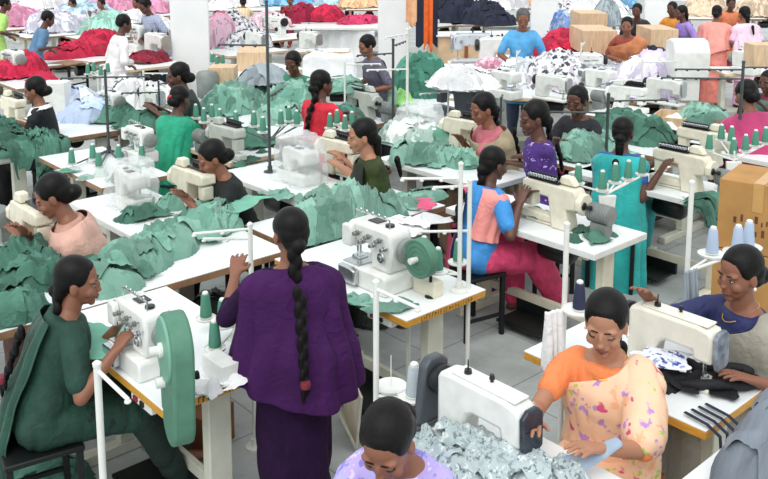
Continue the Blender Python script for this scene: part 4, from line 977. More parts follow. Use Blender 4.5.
# the black garment with thick bands
g = thing('garment', 'black garment with thick padded bands on the right white table', 'garment', W(690, 385, TZ))
def loop(px0, py0, rx, ry, rot, a0, a1, n=26, z=.03):
    c = W(px0, py0, TZ)-g.location; pts = []
    for i in range(n+1):
        a = math.radians(a0+(a1-a0)*i/n); u, v = rx*math.cos(a), ry*math.sin(a); pts.append((c.x+u*math.cos(rot)-v*math.sin(rot), c.y+u*math.sin(rot)+v*math.cos(rot), z+.008*math.sin(3*a)))
    return pts
q = MB(); q.tube(loop(712, 383, .17, .085, -.75, 20, 350), (.022), 10, 1); part('padded_band', q, mat('black_cloth', '#15161c', .75, var=.2, bump=.2), g)
q = MB(); q.tube(loop(668, 377, .12, .08, -.75, 0, 340), .024, 10, 1); part('padded_band', q, MATS['black_cloth'], g)
hp_ = heap('panel', 'x', [hb(665, 376, .13, .09, .06), hb(728, 378, .07, .05, .05)], TZ, MATS['black_cloth'], 25, amp=.5, freq=12)
for kk in ('label', 'category', 'kind'):
    if kk in hp_: del hp_[kk]
hp_.parent = g; hp_.location = hp_.location-g.location
garment('garment', 'small white cloth piece inside the black garment', W(708, 384, TZ+.006), .3, white_cl, .10, .12, 31, .012)
garment('garment', 'white and blue printed cloth below the machine of the woman in navy', W(664, 362, TZ+.08), .4, pattern('white_blue_print', '#e8ebf2', ['#3e4f9a', '#8fa0d0'], 22, .28), .16, .2, 33, .03)
g2 = thing('garment', 'navy cloth straps hanging over the table edge by the slate pile', 'garment', W(722, 426, TZ))
for i in range(4):
    a = W(712+7*i, 430-3*i, TZ)-g2.location; d = V((-.02, -.1, 0)); q = MB(); q.tube([a+V((.02, .12, .012)), a+V((0, .02, .014)), a+V((-.005, -.035, -.01)), a+V((-.006, -.045, -.09-.02*(i % 2)))], [(.009, .003)]*4, 8, 1); part('strap', q, navy_cl, g2)
g3 = thing('cloth_strip', 'blue-grey cloth strip drawn from the hand of the flowered-sari woman', 'cloth', W(600, 452, TZ+.05)); q = MB(); P_ = [W(618, 442, TZ+.10), W(600, 452, TZ+.085), W(575, 464, TZ+.06), W(550, 474, TZ+.035), W(528, 484, TZ+.02)]; q.tube([p-g3.location for p in P_], [(.02, .010), (.028, .012), (.034, .012), (.04, .011), (.045, .01)], 12, 1, ref=(-.7, .7, 0)); part('strip', q, mat('blue_grey_strip', '#9fb0c4', .85, bump=.2), g3)
# film bag; dark filler bundles added to darken the space under the benches
heap('plastic_bag', 'crumpled clear plastic bag on the floor behind the green cones', [hb(215, 335, .22, .25, .30, z=0), hb(250, 325, .2, .2, .25, z=0)], 0, mat('bag_film', '#dfe6e6', .2, var=.05, alpha=.55), 27, amp=.8, cat='plastic bag', kind=None)
heap('cloth_heap', 'dark filler bundles added to darken the space under the green cloth bench', [(1.5, 4.35, .3, .2, .45), (2.0, 4.35, .35, .2, .5), (2.5, 4.35, .3, .2, .45)], 0, mat('shade_filler_bundle', '#2b332f', .9, var=.2), 29, amp=.8)
heap('cloth_heap', 'dark filler bundles added to darken the space under the bench of the big green heap', [(3.2, 4.3, .25, .2, .45), (3.8, 4.3, .3, .2, .5)], 0, MATS['shade_filler_bundle'], 30, amp=.8)
# stools of the sitters one can see
def seat_for(P, label, top=None, dx=-.03, legm=None):
    p = LW(P, (dx, 0, 0)); return stool('stool', label, (p.x, p.y, 0), P.yaw, P.pel.z-.095, .32, .36, top, legm)
seat_for(P2, 'black steel stool under the woman in dark green', dark_steel)
seat_for(PB, 'black steel stool under the woman in blue and pink', dark_steel)
seat_for(PT, 'black steel stool under the woman in turquoise', dark_steel)
seat_for(PO, 'reddish wooden stool under the woman in the flowered sari')
seat_for(PR, 'dark stool under the woman in the grey sari', dark_steel)
seat_for(P3, 'dark stool under the woman in the salmon shawl', dark_steel); seat_for(P5, 'dark stool under the young woman in black', dark_steel)
seat_for(P6, 'dark stool under the woman in olive', dark_steel); seat_for(PS, 'dark stool under the woman in the beige shawl', dark_steel); seat_for(PM, 'dark stool under the woman in magenta', dark_steel)
seat_for(PL, 'dark stool under the woman in lavender', dark_steel); seat_for(P7, 'dark stool under the woman in emerald', dark_steel); seat_for(P4, 'dark stool under the woman in black at the far left', dark_steel)
seat_for(PV, 'dark stool under the girl in purple', dark_steel); seat_for(PK, 'dark stool under the man in the dark shirt', dark_steel); seat_for(PRD, 'dark stool under the woman in red', dark_steel); seat_for(PG, 'dark stool under the person in green', dark_steel)
# ------------------------------------------------------------------ thread stands with their cones
def tray_stand(label, base, zb, zt_, pts, z, col, where, group, r=.045, pm=None, arms=(), rad=.012, tm=None, board=False):
    ps = [W(x, y, z) for x, y in pts]
    o = stand(label, (base.x, base.y, 0), zb, zt_, [(p.x-base.x, p.y-base.y, z, r) for p in ps], arms, pm, rad, tm=tm, base=not board)
    if board:
        q = MB(); q.prism([(-.035, zb), (.035, zb), (.055, z-.03), (-.055, z-.03)], -.014, .014, 'XZ'); b_ = part('board', q, white_met, o, .004); b_.rotation_euler = (0, 0, YAW-PI/2)
    cones(col, [p+V((0, 0, .0045)) for p in ps], where, group); return o
tray_stand('white board stand carrying green cones at the end of the blue-dressed woman\'s table', W(606, 229, TZ), TZ, 1.03, [(578, 183), (602, 190), (615, 182), (628, 179), (642, 174)], 1.0, 'green', 'on the white board stand before the turquoise shawl', 'green cones on the white board stand', board=True, rad=.006)
tray_stand('white board stand carrying green cones at the right end of the cream machine', W(732, 191, TZ), TZ, 1.03, [(709, 150), (721, 140), (731, 142), (733, 155), (745, 151), (755, 146), (765, 143)], 1.0, 'green', 'on the white board stand before the magenta shawl', 'green cones before the magenta shawl', board=True, rad=.006)
c = Wd(692, 184, 4.1); tray_stand('white pole stand with pale blue cones behind the woman in navy', V((c.x, c.y, 0)), 0, c.z, [(712, 254), (737, 252), (748, 247)], 1.0, 'blue', 'behind the woman in navy', 'pale blue cones behind the woman in navy', r=.07)
c = Wd(567, 226, 3.75); tray_stand('white pole stand behind the woman in the flowered sari', V((c.x, c.y, 0)), 0, c.z, [(579, 310)], .98, 'navy', 'on the white tray behind the orange blouse', 'navy', r=.075)
c = Wd(376, 284, 3.35); o = tray_stand('white pole stand with slanting arm and two white trays right of the purple dress', V((c.x, c.y, 0)), 0, c.z, [(414, 396)], .80, 'grey', 'on the white tray beside the front machine', 'grey', r=.065, arms=[(.03, -.2, c.z-.02, -.02)])
p = W(391, 386, .80); q = MB(); q.lathe([(.02, -.008), (.062, -.006), (.065, .004), (.06, .0), (.01, 0)], 26, 'Z', (p.x-c.x, p.y-c.y, .80)); q.cyl((p.x-c.x, p.y-c.y, .8), (p.x-c.x, p.y-c.y, .93), .002, .002, 6); part('spool_tray', q, white_met, o)
place(CONES['red'], W(408, 415, .70), 0, 'dark red thread cone under the white tray beside the front machine', None, CUSED)
q = stand('short steel post carrying the dark red cone', W(408, 415, 0), 0, .695, [(0, 0, .70, .045)], name='thread_post')
hang('cloth_bag', 'white cloth bag hanging on the pole behind the flowered-sari woman', Wd(562, 308, 3.72), Wd(545, 312, 3.70), .27, white_cl, 3, .02, 3, 'cloth bag')
hang('cloth', 'grey cloth hanging on the pole behind the woman in navy', Wd(697, 268, 4.07), Wd(684, 272, 4.05), .22, grey_cl, 5, .02, 3)
c = Wd(470, 182, 4.45)
stand('tall white pole with short arms before the blue and pink woman', (c.x, c.y, 0), 0, c.z, [], [(-.16, .1, c.z-.02), (-.2, .16, c.z-.26)])
c = W(270, 172, TZ); tray_stand('tall dark pole with white round trays of green cones by the plastic-covered machine', c, TZ, 2.08, [(236, 126), (254, 126), (263, 132), (281, 125), (289, 121), (297, 125)], 1.02, 'green', 'on the dark pole behind the plastic-covered machine', 'green cones on the dark pole', pm=dark_pole, arms=[(.3, .25, 1.35), (-.25, .3, 1.75)], r=.05)
c = W(109, 152, TZ); tray_stand('dark pole with green cones on the wooden-edged table at the left', c, TZ, 1.45, [(72, 164), (93, 159), (99, 167), (119, 160), (136, 155), (142, 160)], .79, 'green', 'round the dark pole at the left', 'green cones round the dark pole at the left', pm=dark_pole, arms=[(-.3, .2, 1.4), (.3, -.2, 1.4)], r=.04)
crate('carton', 'brown cardboard carton at the right edge behind the woman in navy', Wd(764, 244, 5.0)*1, 0.2, .42, .42, .40, cardboard, flaps=True)
pm_ = mat('smudged_carton_print', '#6a4426', .9, var=.2); c_ = [o for o in D.objects if o.name.startswith('carton')][-1]; q = MB(); rr = random.Random(4)
for row in range(2):
    y = -.15
    while y < .12: w_ = rr.uniform(.01, .03); z = .17-.07*row+rr.uniform(-.01, .01); q.box(-.2112, -.2103, y, y+w_*.6, z, z+rr.uniform(.02, .045)); y += w_+.012
part('print_marks', q, pm_, c_)
b = Wd(764, 244, 5.0); crate('carton', 'lower brown carton under the right edge carton', (b.x, b.y, 0), .2, .44, .44, b.z-.005, cardboard)

# offcuts littering the working tables
def scraps(label, pts, m_, seed, r_=.05): heap('cloth_scraps', label, [hb(x, y, r_*(.7+.6*((i*37) % 10)/10), r_*(.6+.7*((i*53) % 10)/10), .02+.012*(i % 3)) for i, (x, y) in enumerate(pts)], TZ, m_, seed, amp=.4, freq=14, flaps=.5, cat='cloth scraps')
scraps('white and green offcuts littering the wooden-edged table at the left', [(66, 170), (85, 176), (100, 173), (112, 178), (125, 170), (140, 165), (150, 158), (95, 158), (120, 152), (140, 146)], MATS['green_white_cloth'] if 'green_white_cloth' in MATS else mat('green_white_cloth', '#dfe9e4', .9, vor=7, col2='#4a836d'), 201, .06)
scraps('offcuts on the pale-edged table behind the plastic-covered machine', [(250, 158), (262, 150), (240, 163), (285, 165), (296, 160)], sage_dark, 203)
scraps('green offcuts by the knobbed machine on the yellow-edged middle table', [(352, 292), (362, 300), (395, 305), (405, 298), (344, 276)], sage, 205, .035)
scraps('green offcuts on the table of the woman in olive', [(262, 190), (285, 193), (300, 197), (318, 188)], sage, 207, .04)
scraps('green offcuts beside the motor of the cream machine before the blue tunic', [(583, 228), (596, 236), (575, 238), (610, 232)], sage_dark, 209, .04)
scraps('white offcuts beside the motor of the cream machine before the turquoise shawl', [(708, 190), (722, 186), (735, 184), (700, 198)], white_cl, 211, .05)
scraps('grey thread waste round the small carton at the left table', [(225, 372), (236, 378), (212, 388), (205, 368)], white_cl, 213, .03)

mach('inter', 'overlock machine under the crumpled plastic right of the salmon shawl', W(132, 207, TZ+.001), B90, sc=.72)
mach('inter', 'overlock machine under the plastic on the white table end by the green heap', W(300, 182, TZ+.001), B90, sc=.75)
heap('cloth_heap', 'green cloth lying on the floor by the black stool at the left edge', [hb(30, 476, .18, .2, .14, z=0), hb(60, 482, .14, .16, .1, z=0)], 0, sage_dark, 221)
heap('plastic_bag', 'grey plastic bag on the floor at the left edge', [hb(4, 470, .2, .2, .35, z=0)], 0, mat('grey_bag_film', '#b9bfbd', .3, var=.1, alpha=.8), 223, cat='plastic bag', kind=None)
p = W(352, 436, 0); r = thing('cardboard_sheet', 'beige folded cardboard sheet leaning right of the purple dress', 'cardboard', p, 1.1)
q = MB(); q.box(-.16, .16, -.006, .006, .001, .34, Matrix.Rotation(-.42, 4, 'X')); part('panel', q, mat('beige_card', '#cfcabb', .8, var=.08), r, .002)
q = MB(); q.box(-.16, .16, .008, .02, .001, .30, Matrix.Rotation(.1, 4, 'X')); part('flap', q, MATS['beige_card'], r, .002)
crate('carton', 'small brown carton on the floor behind the leg of the left table', W(206, 442, 0), .3, .22, .2, .2, mat('brown_box_card', '#8d5a3a', .8))
# ------------------------------------------------------------------ the middle and far rows
BT = []
def bt(label, px, py, L=1.2, Dp=.6, rz=B90, edge=None, under=None):
    p = W(px, py, TZ); x0, x1 = -L/2, L/2; ca, sa = math.cos(rz), math.sin(rz)
    for q in PILL:      # stop short of the pillars
        dx, dy = q.x-p.x, q.y-p.y; lx, ly = dx*ca+dy*sa, -dx*sa+dy*ca
        if abs(ly) < Dp/2+.43 and x0-.43 < lx < x1+.43:
            if lx > (x0+x1)/2: x1 = min(x1, lx-.44)
            else: x0 = max(x0, lx+.44)
    if x1-x0 < .5: x0, x1 = (x0-.6, x0-.05) if abs(x0) > abs(x1) else (x1+.05, x1+.6)
    c_ = (x0+x1)/2; p = V((p.x+c_*ca, p.y+c_*sa, 0)); L = x1-x0
    def hit(L, Dp):
        for (qx, qy, qr, qL, qD) in BT:
            for u in np.linspace(-L/2, L/2, 9):
                for v in (-Dp/2, 0, Dp/2):
                    X_, Y_ = p.x+u*ca-v*sa-qx, p.y+u*sa+v*ca-qy; cq, sq = math.cos(qr), math.sin(qr)
                    if abs(X_*cq+Y_*sq) < qL/2 and abs(-X_*sq+Y_*cq) < qD/2: return True
    for t in range(5):
        if not hit(L, Dp): break
        L, Dp = max(.6, L*.82), max(.42, Dp*.85)
    BT.append((p.x, p.y, rz, L, Dp))
    return table('sewing_table', label, (p.x, p.y, 0), rz, L=L, Dp=Dp, edge=edge or brown_edge, motor=True)  # motors and treadles added here to darken the floor gaps under far tables
def bh(label, pts, m, seed, z=TZ, amp=1.0, freq=8, res=.03, name='cloth_heap', **kw):
    return heap(name, label, [hb(px, py, rx, ry, h, 0, z+.02) for px, py, rx, ry, h in pts], z, m, seed, amp=amp, freq=freq, res=res, **kw)
def bm(kind, label, px, py, rz, key=None, sc=None, z=TZ, **kw): return mach(kind, label, W(px, py, z), rz, key, sc, **kw)
# left, middle distance
p = W(70, 167, TZ); T13 = table('sewing_table', 'wooden-edged table with green cones round a dark pole, left', (2.86, 6.62, 0), A90, L=1.24, motor=False)
T14 = table('sewing_table', 'white table under the black-topped woman at the far left', (2.50, 8.35, 0), B90, L=1.9, Dp=.75, edge=white_met, motor=False)
T15 = table('sewing_table', 'small white table with pale wood edge behind the plastic-covered machine', (3.96, 6.58, 0), A90, L=1.15, edge=wood_tan)
heap('cloth_heap', 'green cloth heap with a tail hanging from the far left table', [hb(10, 148, .3, .3, .16), hb(40, 146, .22, .25, .13), hb(60, 150, .2, .2, .10), hb(-10, 140, .3, .3, .2)], TZ, sage_dark, 41, clip=(2.12, 2.88, 7.35, 99), drop=.22)
bm('multi', 'cream multi-needle machine before the woman in black at the far left', 14, 125, B90, 'nomotor')
bm('multi', 'grey multi-needle machine on the small pale-edged table', 226, 158, B90, 'greymulti', body=mat('grey_green_enamel', '#b9beb4', .4, var=.06))
bh('green cloth bundle on the small pale-edged table', [(250, 142, .2, .16, .12)], sage_dark, 42)
bh('white and blue cloth heap between the left poles', [(70, 112, .3, .3, .3), (92, 116, .3, .25, .22)], mat('white_blue_cloth', '#e8ecf4', .9, vor=3, col2='#a9c0e0', scale=6), 43)
bt('table of the white and blue cloth heap at the left', 80, 122, 1.2, .7)
crate('cabinet', 'white cabinet behind the black-topped woman at the far left', Wd(58, 122, 8.9)*1, YAW, .2, .24, .42, white_met, cat='cabinet')
bt('table of the white cover heap left of the pillar', 140, 112, 1.3, .7, A90); bh('white machine cover cloth left of the emerald shawl', [(130, 104, .3, .3, .30), (152, 100, .25, .2, .2)], white_cl, 44)
bh('green cloth under the white cover left of the emerald shawl', [(118, 118, .2, .25, .14), (145, 124, .25, .2, .15)], sage_dark, 45)
bm('lock', 'white lockstitch machine left of the two women by the pillar', 152, 112, B90, 'lockw')
# green work in the middle
bt('table under the long green heap before the person in green', 262, 118, 1.8, .8, A90); bh('long green heap before the person in green', [(235, 108, .35, .3, .25), (262, 100, .4, .35, .32), (292, 108, .35, .3, .26), (310, 112, .2, .2, .2), (280, 118, .3, .2, .15)], sage, 46, amp=1.3)
bh('grey striped cloth over the long green heap', [(262, 80, .3, .25, .18)], grey_cl, 47, z=TZ+.25, amp=.6)
bt('table before the woman in red', 348, 118, 1.2, .7); bm('multi', 'grey multi-needle machine before the woman in red', 364, 118, A90, 'greymulti')
bh('green cloth on the machine before the woman in red', [(340, 88, .28, .2, .12)], sage, 48, z=TZ+.26, amp=.6)
bh('green cloth beside the low-seated boy', [(345, 126, .25, .2, .2)], sage_dark, 49)
bh('bright lime plastic bundle beside the thin poles', [(390, 104, .10, .10, .10), (402, 102, .10, .10, .12)], mat('lime_plastic', '#86c66a', .5, var=.2), 50)
bt('table under the dark green pile right of the second pillar', 420, 104, 1.3, .8); bh('tall dark green pile of folded cloth right of the second pillar', [(420, 92, .34, .34, .52)], mat('striped_green_pile', '#4f8f7a', .9, vor=4, col2='#28584a', scale=4), 51, amp=1.2, freq=6)
bh('green and white striped cloth left of the beige shawl', [(412, 138, .3, .3, .2), (435, 142, .2, .2, .15)], mat('green_white_cloth', '#dfe9e4', .9, vor=7, col2='#4a836d'), 52)
filmcover('clear plastic cover on the machine left of the beige shawl', W(420, 140, TZ), B90, .4, .3, .34, 9)
bm('multi', 'dark multi-needle machine under white cloth, behind the beige shawl', 460, 118, A90, 'darkmulti', sc=.95, body=mat('dark_grey_enamel', '#5a6068', .4, var=.1))
bt('table of the dark machine behind the beige shawl', 462, 122, 1.2, .7); bh('white cloth draped over the dark machine behind the beige shawl', [(462, 84, .35, .3, .2)], white_cl, 53, z=TZ+.36, amp=.7)
bh('green cloth heap in front of the man in the dark shirt', [(585, 154, .26, .22, .18), (603, 150, .2, .2, .14)], sage, 54)
bt('table under the green heap in front of the man in the dark shirt', 592, 160, 1.1, .6)
bh('green cloth heap behind the turquoise shawl', [(625, 134, .3, .28, .25), (648, 138, .25, .2, .18)], sage_dark, 55); bt('table of the green heap behind the turquoise shawl', 636, 142, 1.2, .7)
bh('green cloth heap left of the magenta shawl', [(702, 128, .25, .25, .25)], sage, 56); bt('table of the green heap left of the magenta shawl', 702, 134, .9, .6)
p = W(672, 128, TZ); crate('tray', 'open wooden tray left of the magenta shawl', p, .3, .42, .32, .14, wood_tan, cat='tray', open_=True); bt('table carrying the open wooden tray', 672, 132, .8, .5)
bh('white and green bits inside the wooden tray', [(675, 126, .14, .12, .12)], white_cl, 57, z=TZ+.02, amp=.5)
# tall white column machine
p = W(685, 99, TZ); r = thing('button_machine', 'tall white covered machine head on a column at the right', 'sewing machine', p, YAW)
q = MB(); q.box(-.14, .14, -.11, .10, 0, .26); part('column', q, white_met, r, .01)
q = MB(); q.prism([(-.18, .262), (-.185, .56), (-.10, .68), (.02, .70), (.17, .66), (.17, .262)], -.20, .20, 'XZ'); part('head_cover', q, white_met, r, .02)
q = MB(); q.prism([(-.2, -.75), (.2, -.75), (.2, -.70), (.1, -.69), (.1, -.001), (-.1, -.001), (-.1, -.69), (-.2, -.70)], -.12, .12); part('pedestal', q, beige_leg, r, .01)
# poles
def pst(label, px, py, y0, pm, arms, rad=.013, z=TZ):
    b = W(px, py, z); s_ = .988*(py+60)/(CH-z); zt_ = z+(py-y0)/s_; return stand(label, (b.x, b.y, 0), z, zt_, [], [(a[0], a[1], zt_-a[2]) for a in arms], pm, rad)
pst('dark pole with crossbars right of the second pillar', 393, 132, 40, dark_pole, [(.35, .2, .05), (-.35, .1, .12)])
pst('white pole with crossbars right of the second pillar', 407, 140, 30, pale_pole, [(-.35, -.1, .03), (-.3, .2, .35)])
pst('dark pole with crossbars before the man in the dark shirt', 606, 160, 94, dark_pole, [(.4, -.3, .05), (-.3, .35, .15), (.4, .3, .1)])
pst('dark pole with grey crossbars over the magenta shawl', 738, 150, 62, dark_pole, [(.5, -.45, .04), (-.4, .4, .06), (-.45, .5, .14)])
pst('white pole beside the machines at the far left', 92, 78, 20, pale_pole, [(-.3, -.2, .1)], z=0.0)
# far left
bt('table of the crimson cloth at the far left', 28, 80, 1.2, .7, A90); bh('crimson cloth by the old machine at the far left', [(27, 74, .26, .25, .32), (42, 78, .2, .2, .08), (4, 76, .25, .25, .2)], crimson, 61)
bm('inter', 'grey-white machine among crimson cloth at the far left', 15, 76, A90, 'interbg')
bt('long table with crimson cloth behind the white-shirted man', 92, 58, 2.6, .8, 0); bh('crimson cloth piles left of the white-shirted man', [(82, 53, .5, .4, .2), (66, 56, .35, .3, .12), (100, 48, .4, .3, .34)], crimson, 62)
stool('stool', 'dark wooden stool under the long crimson table', Wd(70, 92, 13)*1, .4, .45, .4, .4, brown_edge)
bt('tan-edged table right of the white-shirted man', 163, 62, 1.6, .8, 0, wood_tan); bm('lock', 'white machine on the tan-edged table left of the first pillar', 157, 58, B90, 'lockw', 1.2); bm('inter', 'white machine before the white-shirted man', 138, 52, A90, 'interbg', 1.3)
bh('maroon cloth on the tan-edged table left of the first pillar', [(148, 60, .34, .25, .12)], mat('maroon_cloth', '#8a1d34', .85), 63)
FAR = [((20, 24), pink_cl, 'pink cloth pile behind the lime shirt'), ((60, 30), lilac_cl, 'pale lilac cloth pile behind the blue-shirted boy'), ((85, 18), mat('pale_blue_cloth', '#b9d3e8', .9), 'pale blue cloth pile right of the checked violet shirt'), ((115, 32), mat('mint_cloth', '#9fd0bf', .9), 'mint cloth pile behind the white-shirted man'), ((140, 30), white_cl, 'white cloth pile between the plaid shirt and the white-shirted man'), ((40, 8), white_cl, 'white cloth pile at the top left'), ((110, 10), pink_cl, 'pink cloth pile near the striped shirt'), ((145, 12), pink_cl, 'pink cloth pile left of the plaid shirt')]
for i, ((x, y), mm, lab) in enumerate(FAR):
    bt('far table of the '+lab, x, y+3, 1.6, .9, 0); bh(lab, [(x-4, y, .6, .5, .4), (x+9, y-1, .5, .4, .3)], mm, 70+i, res=.05, amp=1.2)
# top middle
bt('table with pale clothes beside the first pillar', 228, 52, 1.8, .9, 0, wood_tan); bh('pale printed clothes right of the first pillar', [(232, 42, .5, .4, .55), (248, 46, .4, .3, .3)], grey_print, 81, amp=1.2)
bh('pink clothes beside the first pillar', [(220, 44, .3, .4, .6)], mat('rose_pink_cloth', '#df6f92', .85, vor=3, col2='#b9b2bd'), 82)
crate('crate', 'tan wooden crate right of the first pillar', W(253, 67, TZ+.001), YAW+.1, .78, .4, .26, wood_tan); bt('table of the tan crate right of the first pillar', 252, 70, 1.3, .8, 0, wood_tan)
crate('panel_box', 'tall tan panel box at the foot of the first pillar', Wd(224, 108, 10.2)*1, YAW, .30, .3, .5, wood_tan); 
r = thing('bin', 'grey rounded plastic bin at the foot of the first pillar', 'bin', Wd(208, 98, 10)*1, 0); q = MB(); q.lathe([(.09, 0), (.12, .02), (.13, .26), (.10, .31), (.05, .32)], 20); part('bin_body', q, grey_met, r)
bt('long white table with crimson bundles at the back', 330, 26, 3.4, .9, YAW-PI/2, white_met); bh('crimson bundle on the long white table', [(326, 20, .45, .4, .36)], crimson, 83); bh('second crimson cloth, flat, on the long white table by the second pillar', [(360, 22, .6, .3, .14)], mat('raspberry_cloth', '#d23a68', .85), 84); bh('dark crimson cloth left on the long white table', [(304, 20, .35, .35, .4)], mat('wine_cloth', '#a01840', .85), 85)
a = W(300, 27, TZ-.06); b = W(376, 29, TZ-.06); hang('cloth', 'white sheets hanging from the long white table at the back', a-V((.3, .3, 0)), b-V((.3, .3, 0)), .62, white_cl, 3, .05, 6)
bt('tan table behind the white machine cover', 322, 50, 2.0, .8, YAW-PI/2, wood_tan); bt('table of the white machine cover', 330, 82, 1.3, .7, YAW-PI/2)
m_ = MB(); m_.prism([(-.34, 0), (.34, 0), (.33, .26), (.28, .32), (-.22, .35), (-.34, .3)], -.2, .2); me = remesh(m_, .02, 4, .02, 6, 5, name='machine_cover'); o = link('machine_cover', me, white_cl, None, ang=0); o.location = W(330, 80, TZ); o.rotation_euler = (0, 0, YAW-PI/2); tag(o, 'white cloth machine cover between the red tunic and the dark-shirted man', 'machine cover')
bm('lock', 'white machine on the far table left of the white sheets', 275, 36, A90, 'lockw', 1.2); bt('far table left of the white sheets', 270, 38, 1.8, .8, 0); bh('pale pink cloth on the far table left of the white sheets', [(268, 26, .5, .4, .3)], mat('pale_pink_cloth', '#f0cdd6', .9), 86)
hang('cloth', 'orange cloth strip hanging right of the second pillar', Wd(424, 0, 14.5)+V((0, 0, .2)), Wd(433, 0, 14.5)+V((0, 0, .2)), 1.0, mat('orange_cloth', '#f0702c', .8), 2, .02, 2)
hang('cloth', 'black cloth hanging right of the second pillar', Wd(416, 0, 15)+V((0, 0, .2)), Wd(438, 0, 15)+V((0, 0, .2)), .95, navy_cl, 7, .02, 2); hang('cloth', 'peach cloth hanging beside the second pillar', Wd(406, 0, 14)+V((0, 0, .2)), Wd(417, 0, 14)+V((0, 0, .2)), .6, mat('peach_cloth', '#f2bd92', .8), 4, .02, 2)
bt('far table with pink cloth right of the orange strip', 442, 24, 1.2, .8, 0); bh('hot pink cloth right of the orange strip', [(440, 14, .35, .3, .5)], pink_cl, 87)
# counter with navy cloth
c = W(470, 33, .92); r = thing('counter', 'light wood counter with white top under the navy cloth', 'counter', (c.x, c.y, 0), YAW-PI/2+.12); zc = W(470, 33, 0); H_ = .92
q = MB(); q.box(-.62, .95, -.3, .3, .0, H_-.03); part('front_panel', q, wood_tan, r, .004); q = MB(); q.box(-.66, 1.0, -.34, .34, H_-.029, H_); part('countertop', q, white_lam, r, .004)
q = MB(); q.box(-.16, -.10, -.315, -.301, .0, H_-.03); part('post', q, red_wood, r)
bt('far table of the navy cloth', 478, 24, 2.6, .9, YAW-PI/2); bh('navy cloth heap behind the light wood counter', [(455, 20, .6, .5, .75), (485, 22, .6, .4, .5), (500, 24, .4, .3, .3)], navy_cl, 88, amp=1.2)
bh('white sheet heap above the navy cloth', [(500, 8, .9, .5, .55), (470, 4, .7, .5, .5)], white_cl, 89, res=.05)
bt('table of the white machines before the blue-shirted man', 488, 66, 1.6, .5, YAW-PI/2); bm('lock', 'grey-white machine before the blue-shirted man', 474, 62, YAW-PI/2, 'lockg', 1.35, body=mat('pale_grey_enamel', '#c9ced4', .4, var=.05)); bm('lock', 'white machine with long arm before the blue-shirted man', 500, 66, YAW-PI/2+PI, 'lockw', 1.3)
bh('pink and white folded cloth below the blue-shirted man', [(492, 72, .3, .25, .2)], mat('rose_white_cloth', '#e9c3cf', .9, vor=6, col2='#c2506e'), 90)
bt('tan-edged table under the white and grey cloth heaps', 545, 92, 2.4, .8, YAW-PI/2, wood_tan); bh('white cloth heap left on the tan-edged table', [(522, 82, .42, .35, .32)], mat('white_grey_cloth', '#eceff2', .9, vor=5, col2='#aeb6be'), 91, amp=1.2); bh('grey printed cloth heap in the middle of the tan-edged table', [(556, 84, .42, .4, .45), (572, 88, .3, .3, .3)], grey_print, 92, amp=1.3)
bt('table of the crimson cloth right of the blue-shirted man', 560, 58, 2.4, .8, YAW-PI/2); bh('crimson cloth heap right of the blue-shirted man', [(550, 54, .55, .35, .26), (575, 52, .5, .35, .22), (562, 46, .4, .3, .3)], crimson, 93)
bh('blue and white tied bundle by the third pillar', [(563, 34, .25, .25, .5)], mat('blue_white_bundle', '#d5e6f5', .85, vor=3, col2='#3f78c8'), 94)
crate('crate', 'wide tan crate left of the orange-brown sari', Wd(592, 50, 13.2)*1, YAW, .95, .5, .34, wood_tan); bt('table of the wide tan crate', 592, 54, 1.6, .8, YAW-PI/2, white_met)
crate('crate', 'tan crate behind the wide tan crate', Wd(588, 30, 16)*1, YAW, .8, .5, .34, wood_tan); bh('grey striped bag behind the tan crates', [(606, 24, .4, .3, .6)], grey_cl, 95, res=.05); bt('far table of the grey striped bag', 596, 32, 1.8, .8, YAW-PI/2)
bt('table of the netted cloth before the orange-brown sari', 610, 84, 2.2, .8, YAW-PI/2, white_met); bh('grey netted cloth on the table before the orange-brown sari', [(600, 78, .5, .35, .22), (620, 80, .4, .3, .2)], mat('grey_net', '#c3c7cc', .7, var=.15, scale=30), 96)
bm('lock', 'white machine among the grey netted cloth', 582, 80, YAW-PI/2, 'lockw', 1.1); bh('crimson cloth in the lap of the orange-brown sari', [(628, 66, .3, .25, .4)], crimson, 97)
bh('lilac and white cloth heap left of the tall white machine', [(646, 92, .45, .4, .5), (632, 94, .3, .3, .3)], mat('lilac_white_cloth', '#eae6f2', .9, vor=5, col2='#c4b8d8'), 98, amp=1.2); bt('table of the lilac and white heap', 645, 98, 1.5, .8, YAW-PI/2)
bm('multi', 'white machine with round pulley left of the lilac heap', 625, 112, B90, 'whitemulti', body=white_met); bt('table of the white round-pulley machine', 628, 116, 1.2, .7)
crate('crate', 'tan crate left of the woman in violet', Wd(656, 47, 13)*1, YAW, .75, .4, .30, wood_tan); bt('table of the tan crate left of the woman in violet', 657, 50, 1.4, .7, YAW-PI/2)
bh('dark cloth under the tan crate table', [(655, 62, .5, .3, .3)], navy_cl, 99); crate('box', 'tan box at the right edge before the pale pink dress', Wd(760, 66, 9.2)*1, YAW, .26, .26, .24, wood_tan); bt('table of the tan box at the right edge', 758, 70, 1.2, .7, YAW-PI/2, wood_tan)
FAR2 = [((240, 6), white_cl, 'white cloth pile in the far middle'), ((285, 4), mat('sky_cloth', '#7fb8e0', .9), 'sky blue cloth pile in the far middle'), ((345, 4), mat('pale_blue_cloth', '', .9), 'pale blue cloth pile behind the crimson bundle'), ((365, 6), mat('peach_cloth', '', .9), 'peach cloth pile left of the second pillar'), ((575, 10), grey_print, 'grey printed pile right of the third pillar'), ((610, 8), mat('sky_cloth', '', .9), 'sky blue pile at the far right'), ((598, 13), white_cl, 'white pile left of the fourth pillar'), ((712, 14), mat('beige_cloth', '#d8c2a8', .9), 'beige pile right of the woman in violet'), ((760, 14), mat('beige_cloth', '', .9), 'beige pile at the far right edge'), ((520, 4), mat('peach_cloth', '', .9), 'peach pile behind the white sheet')]
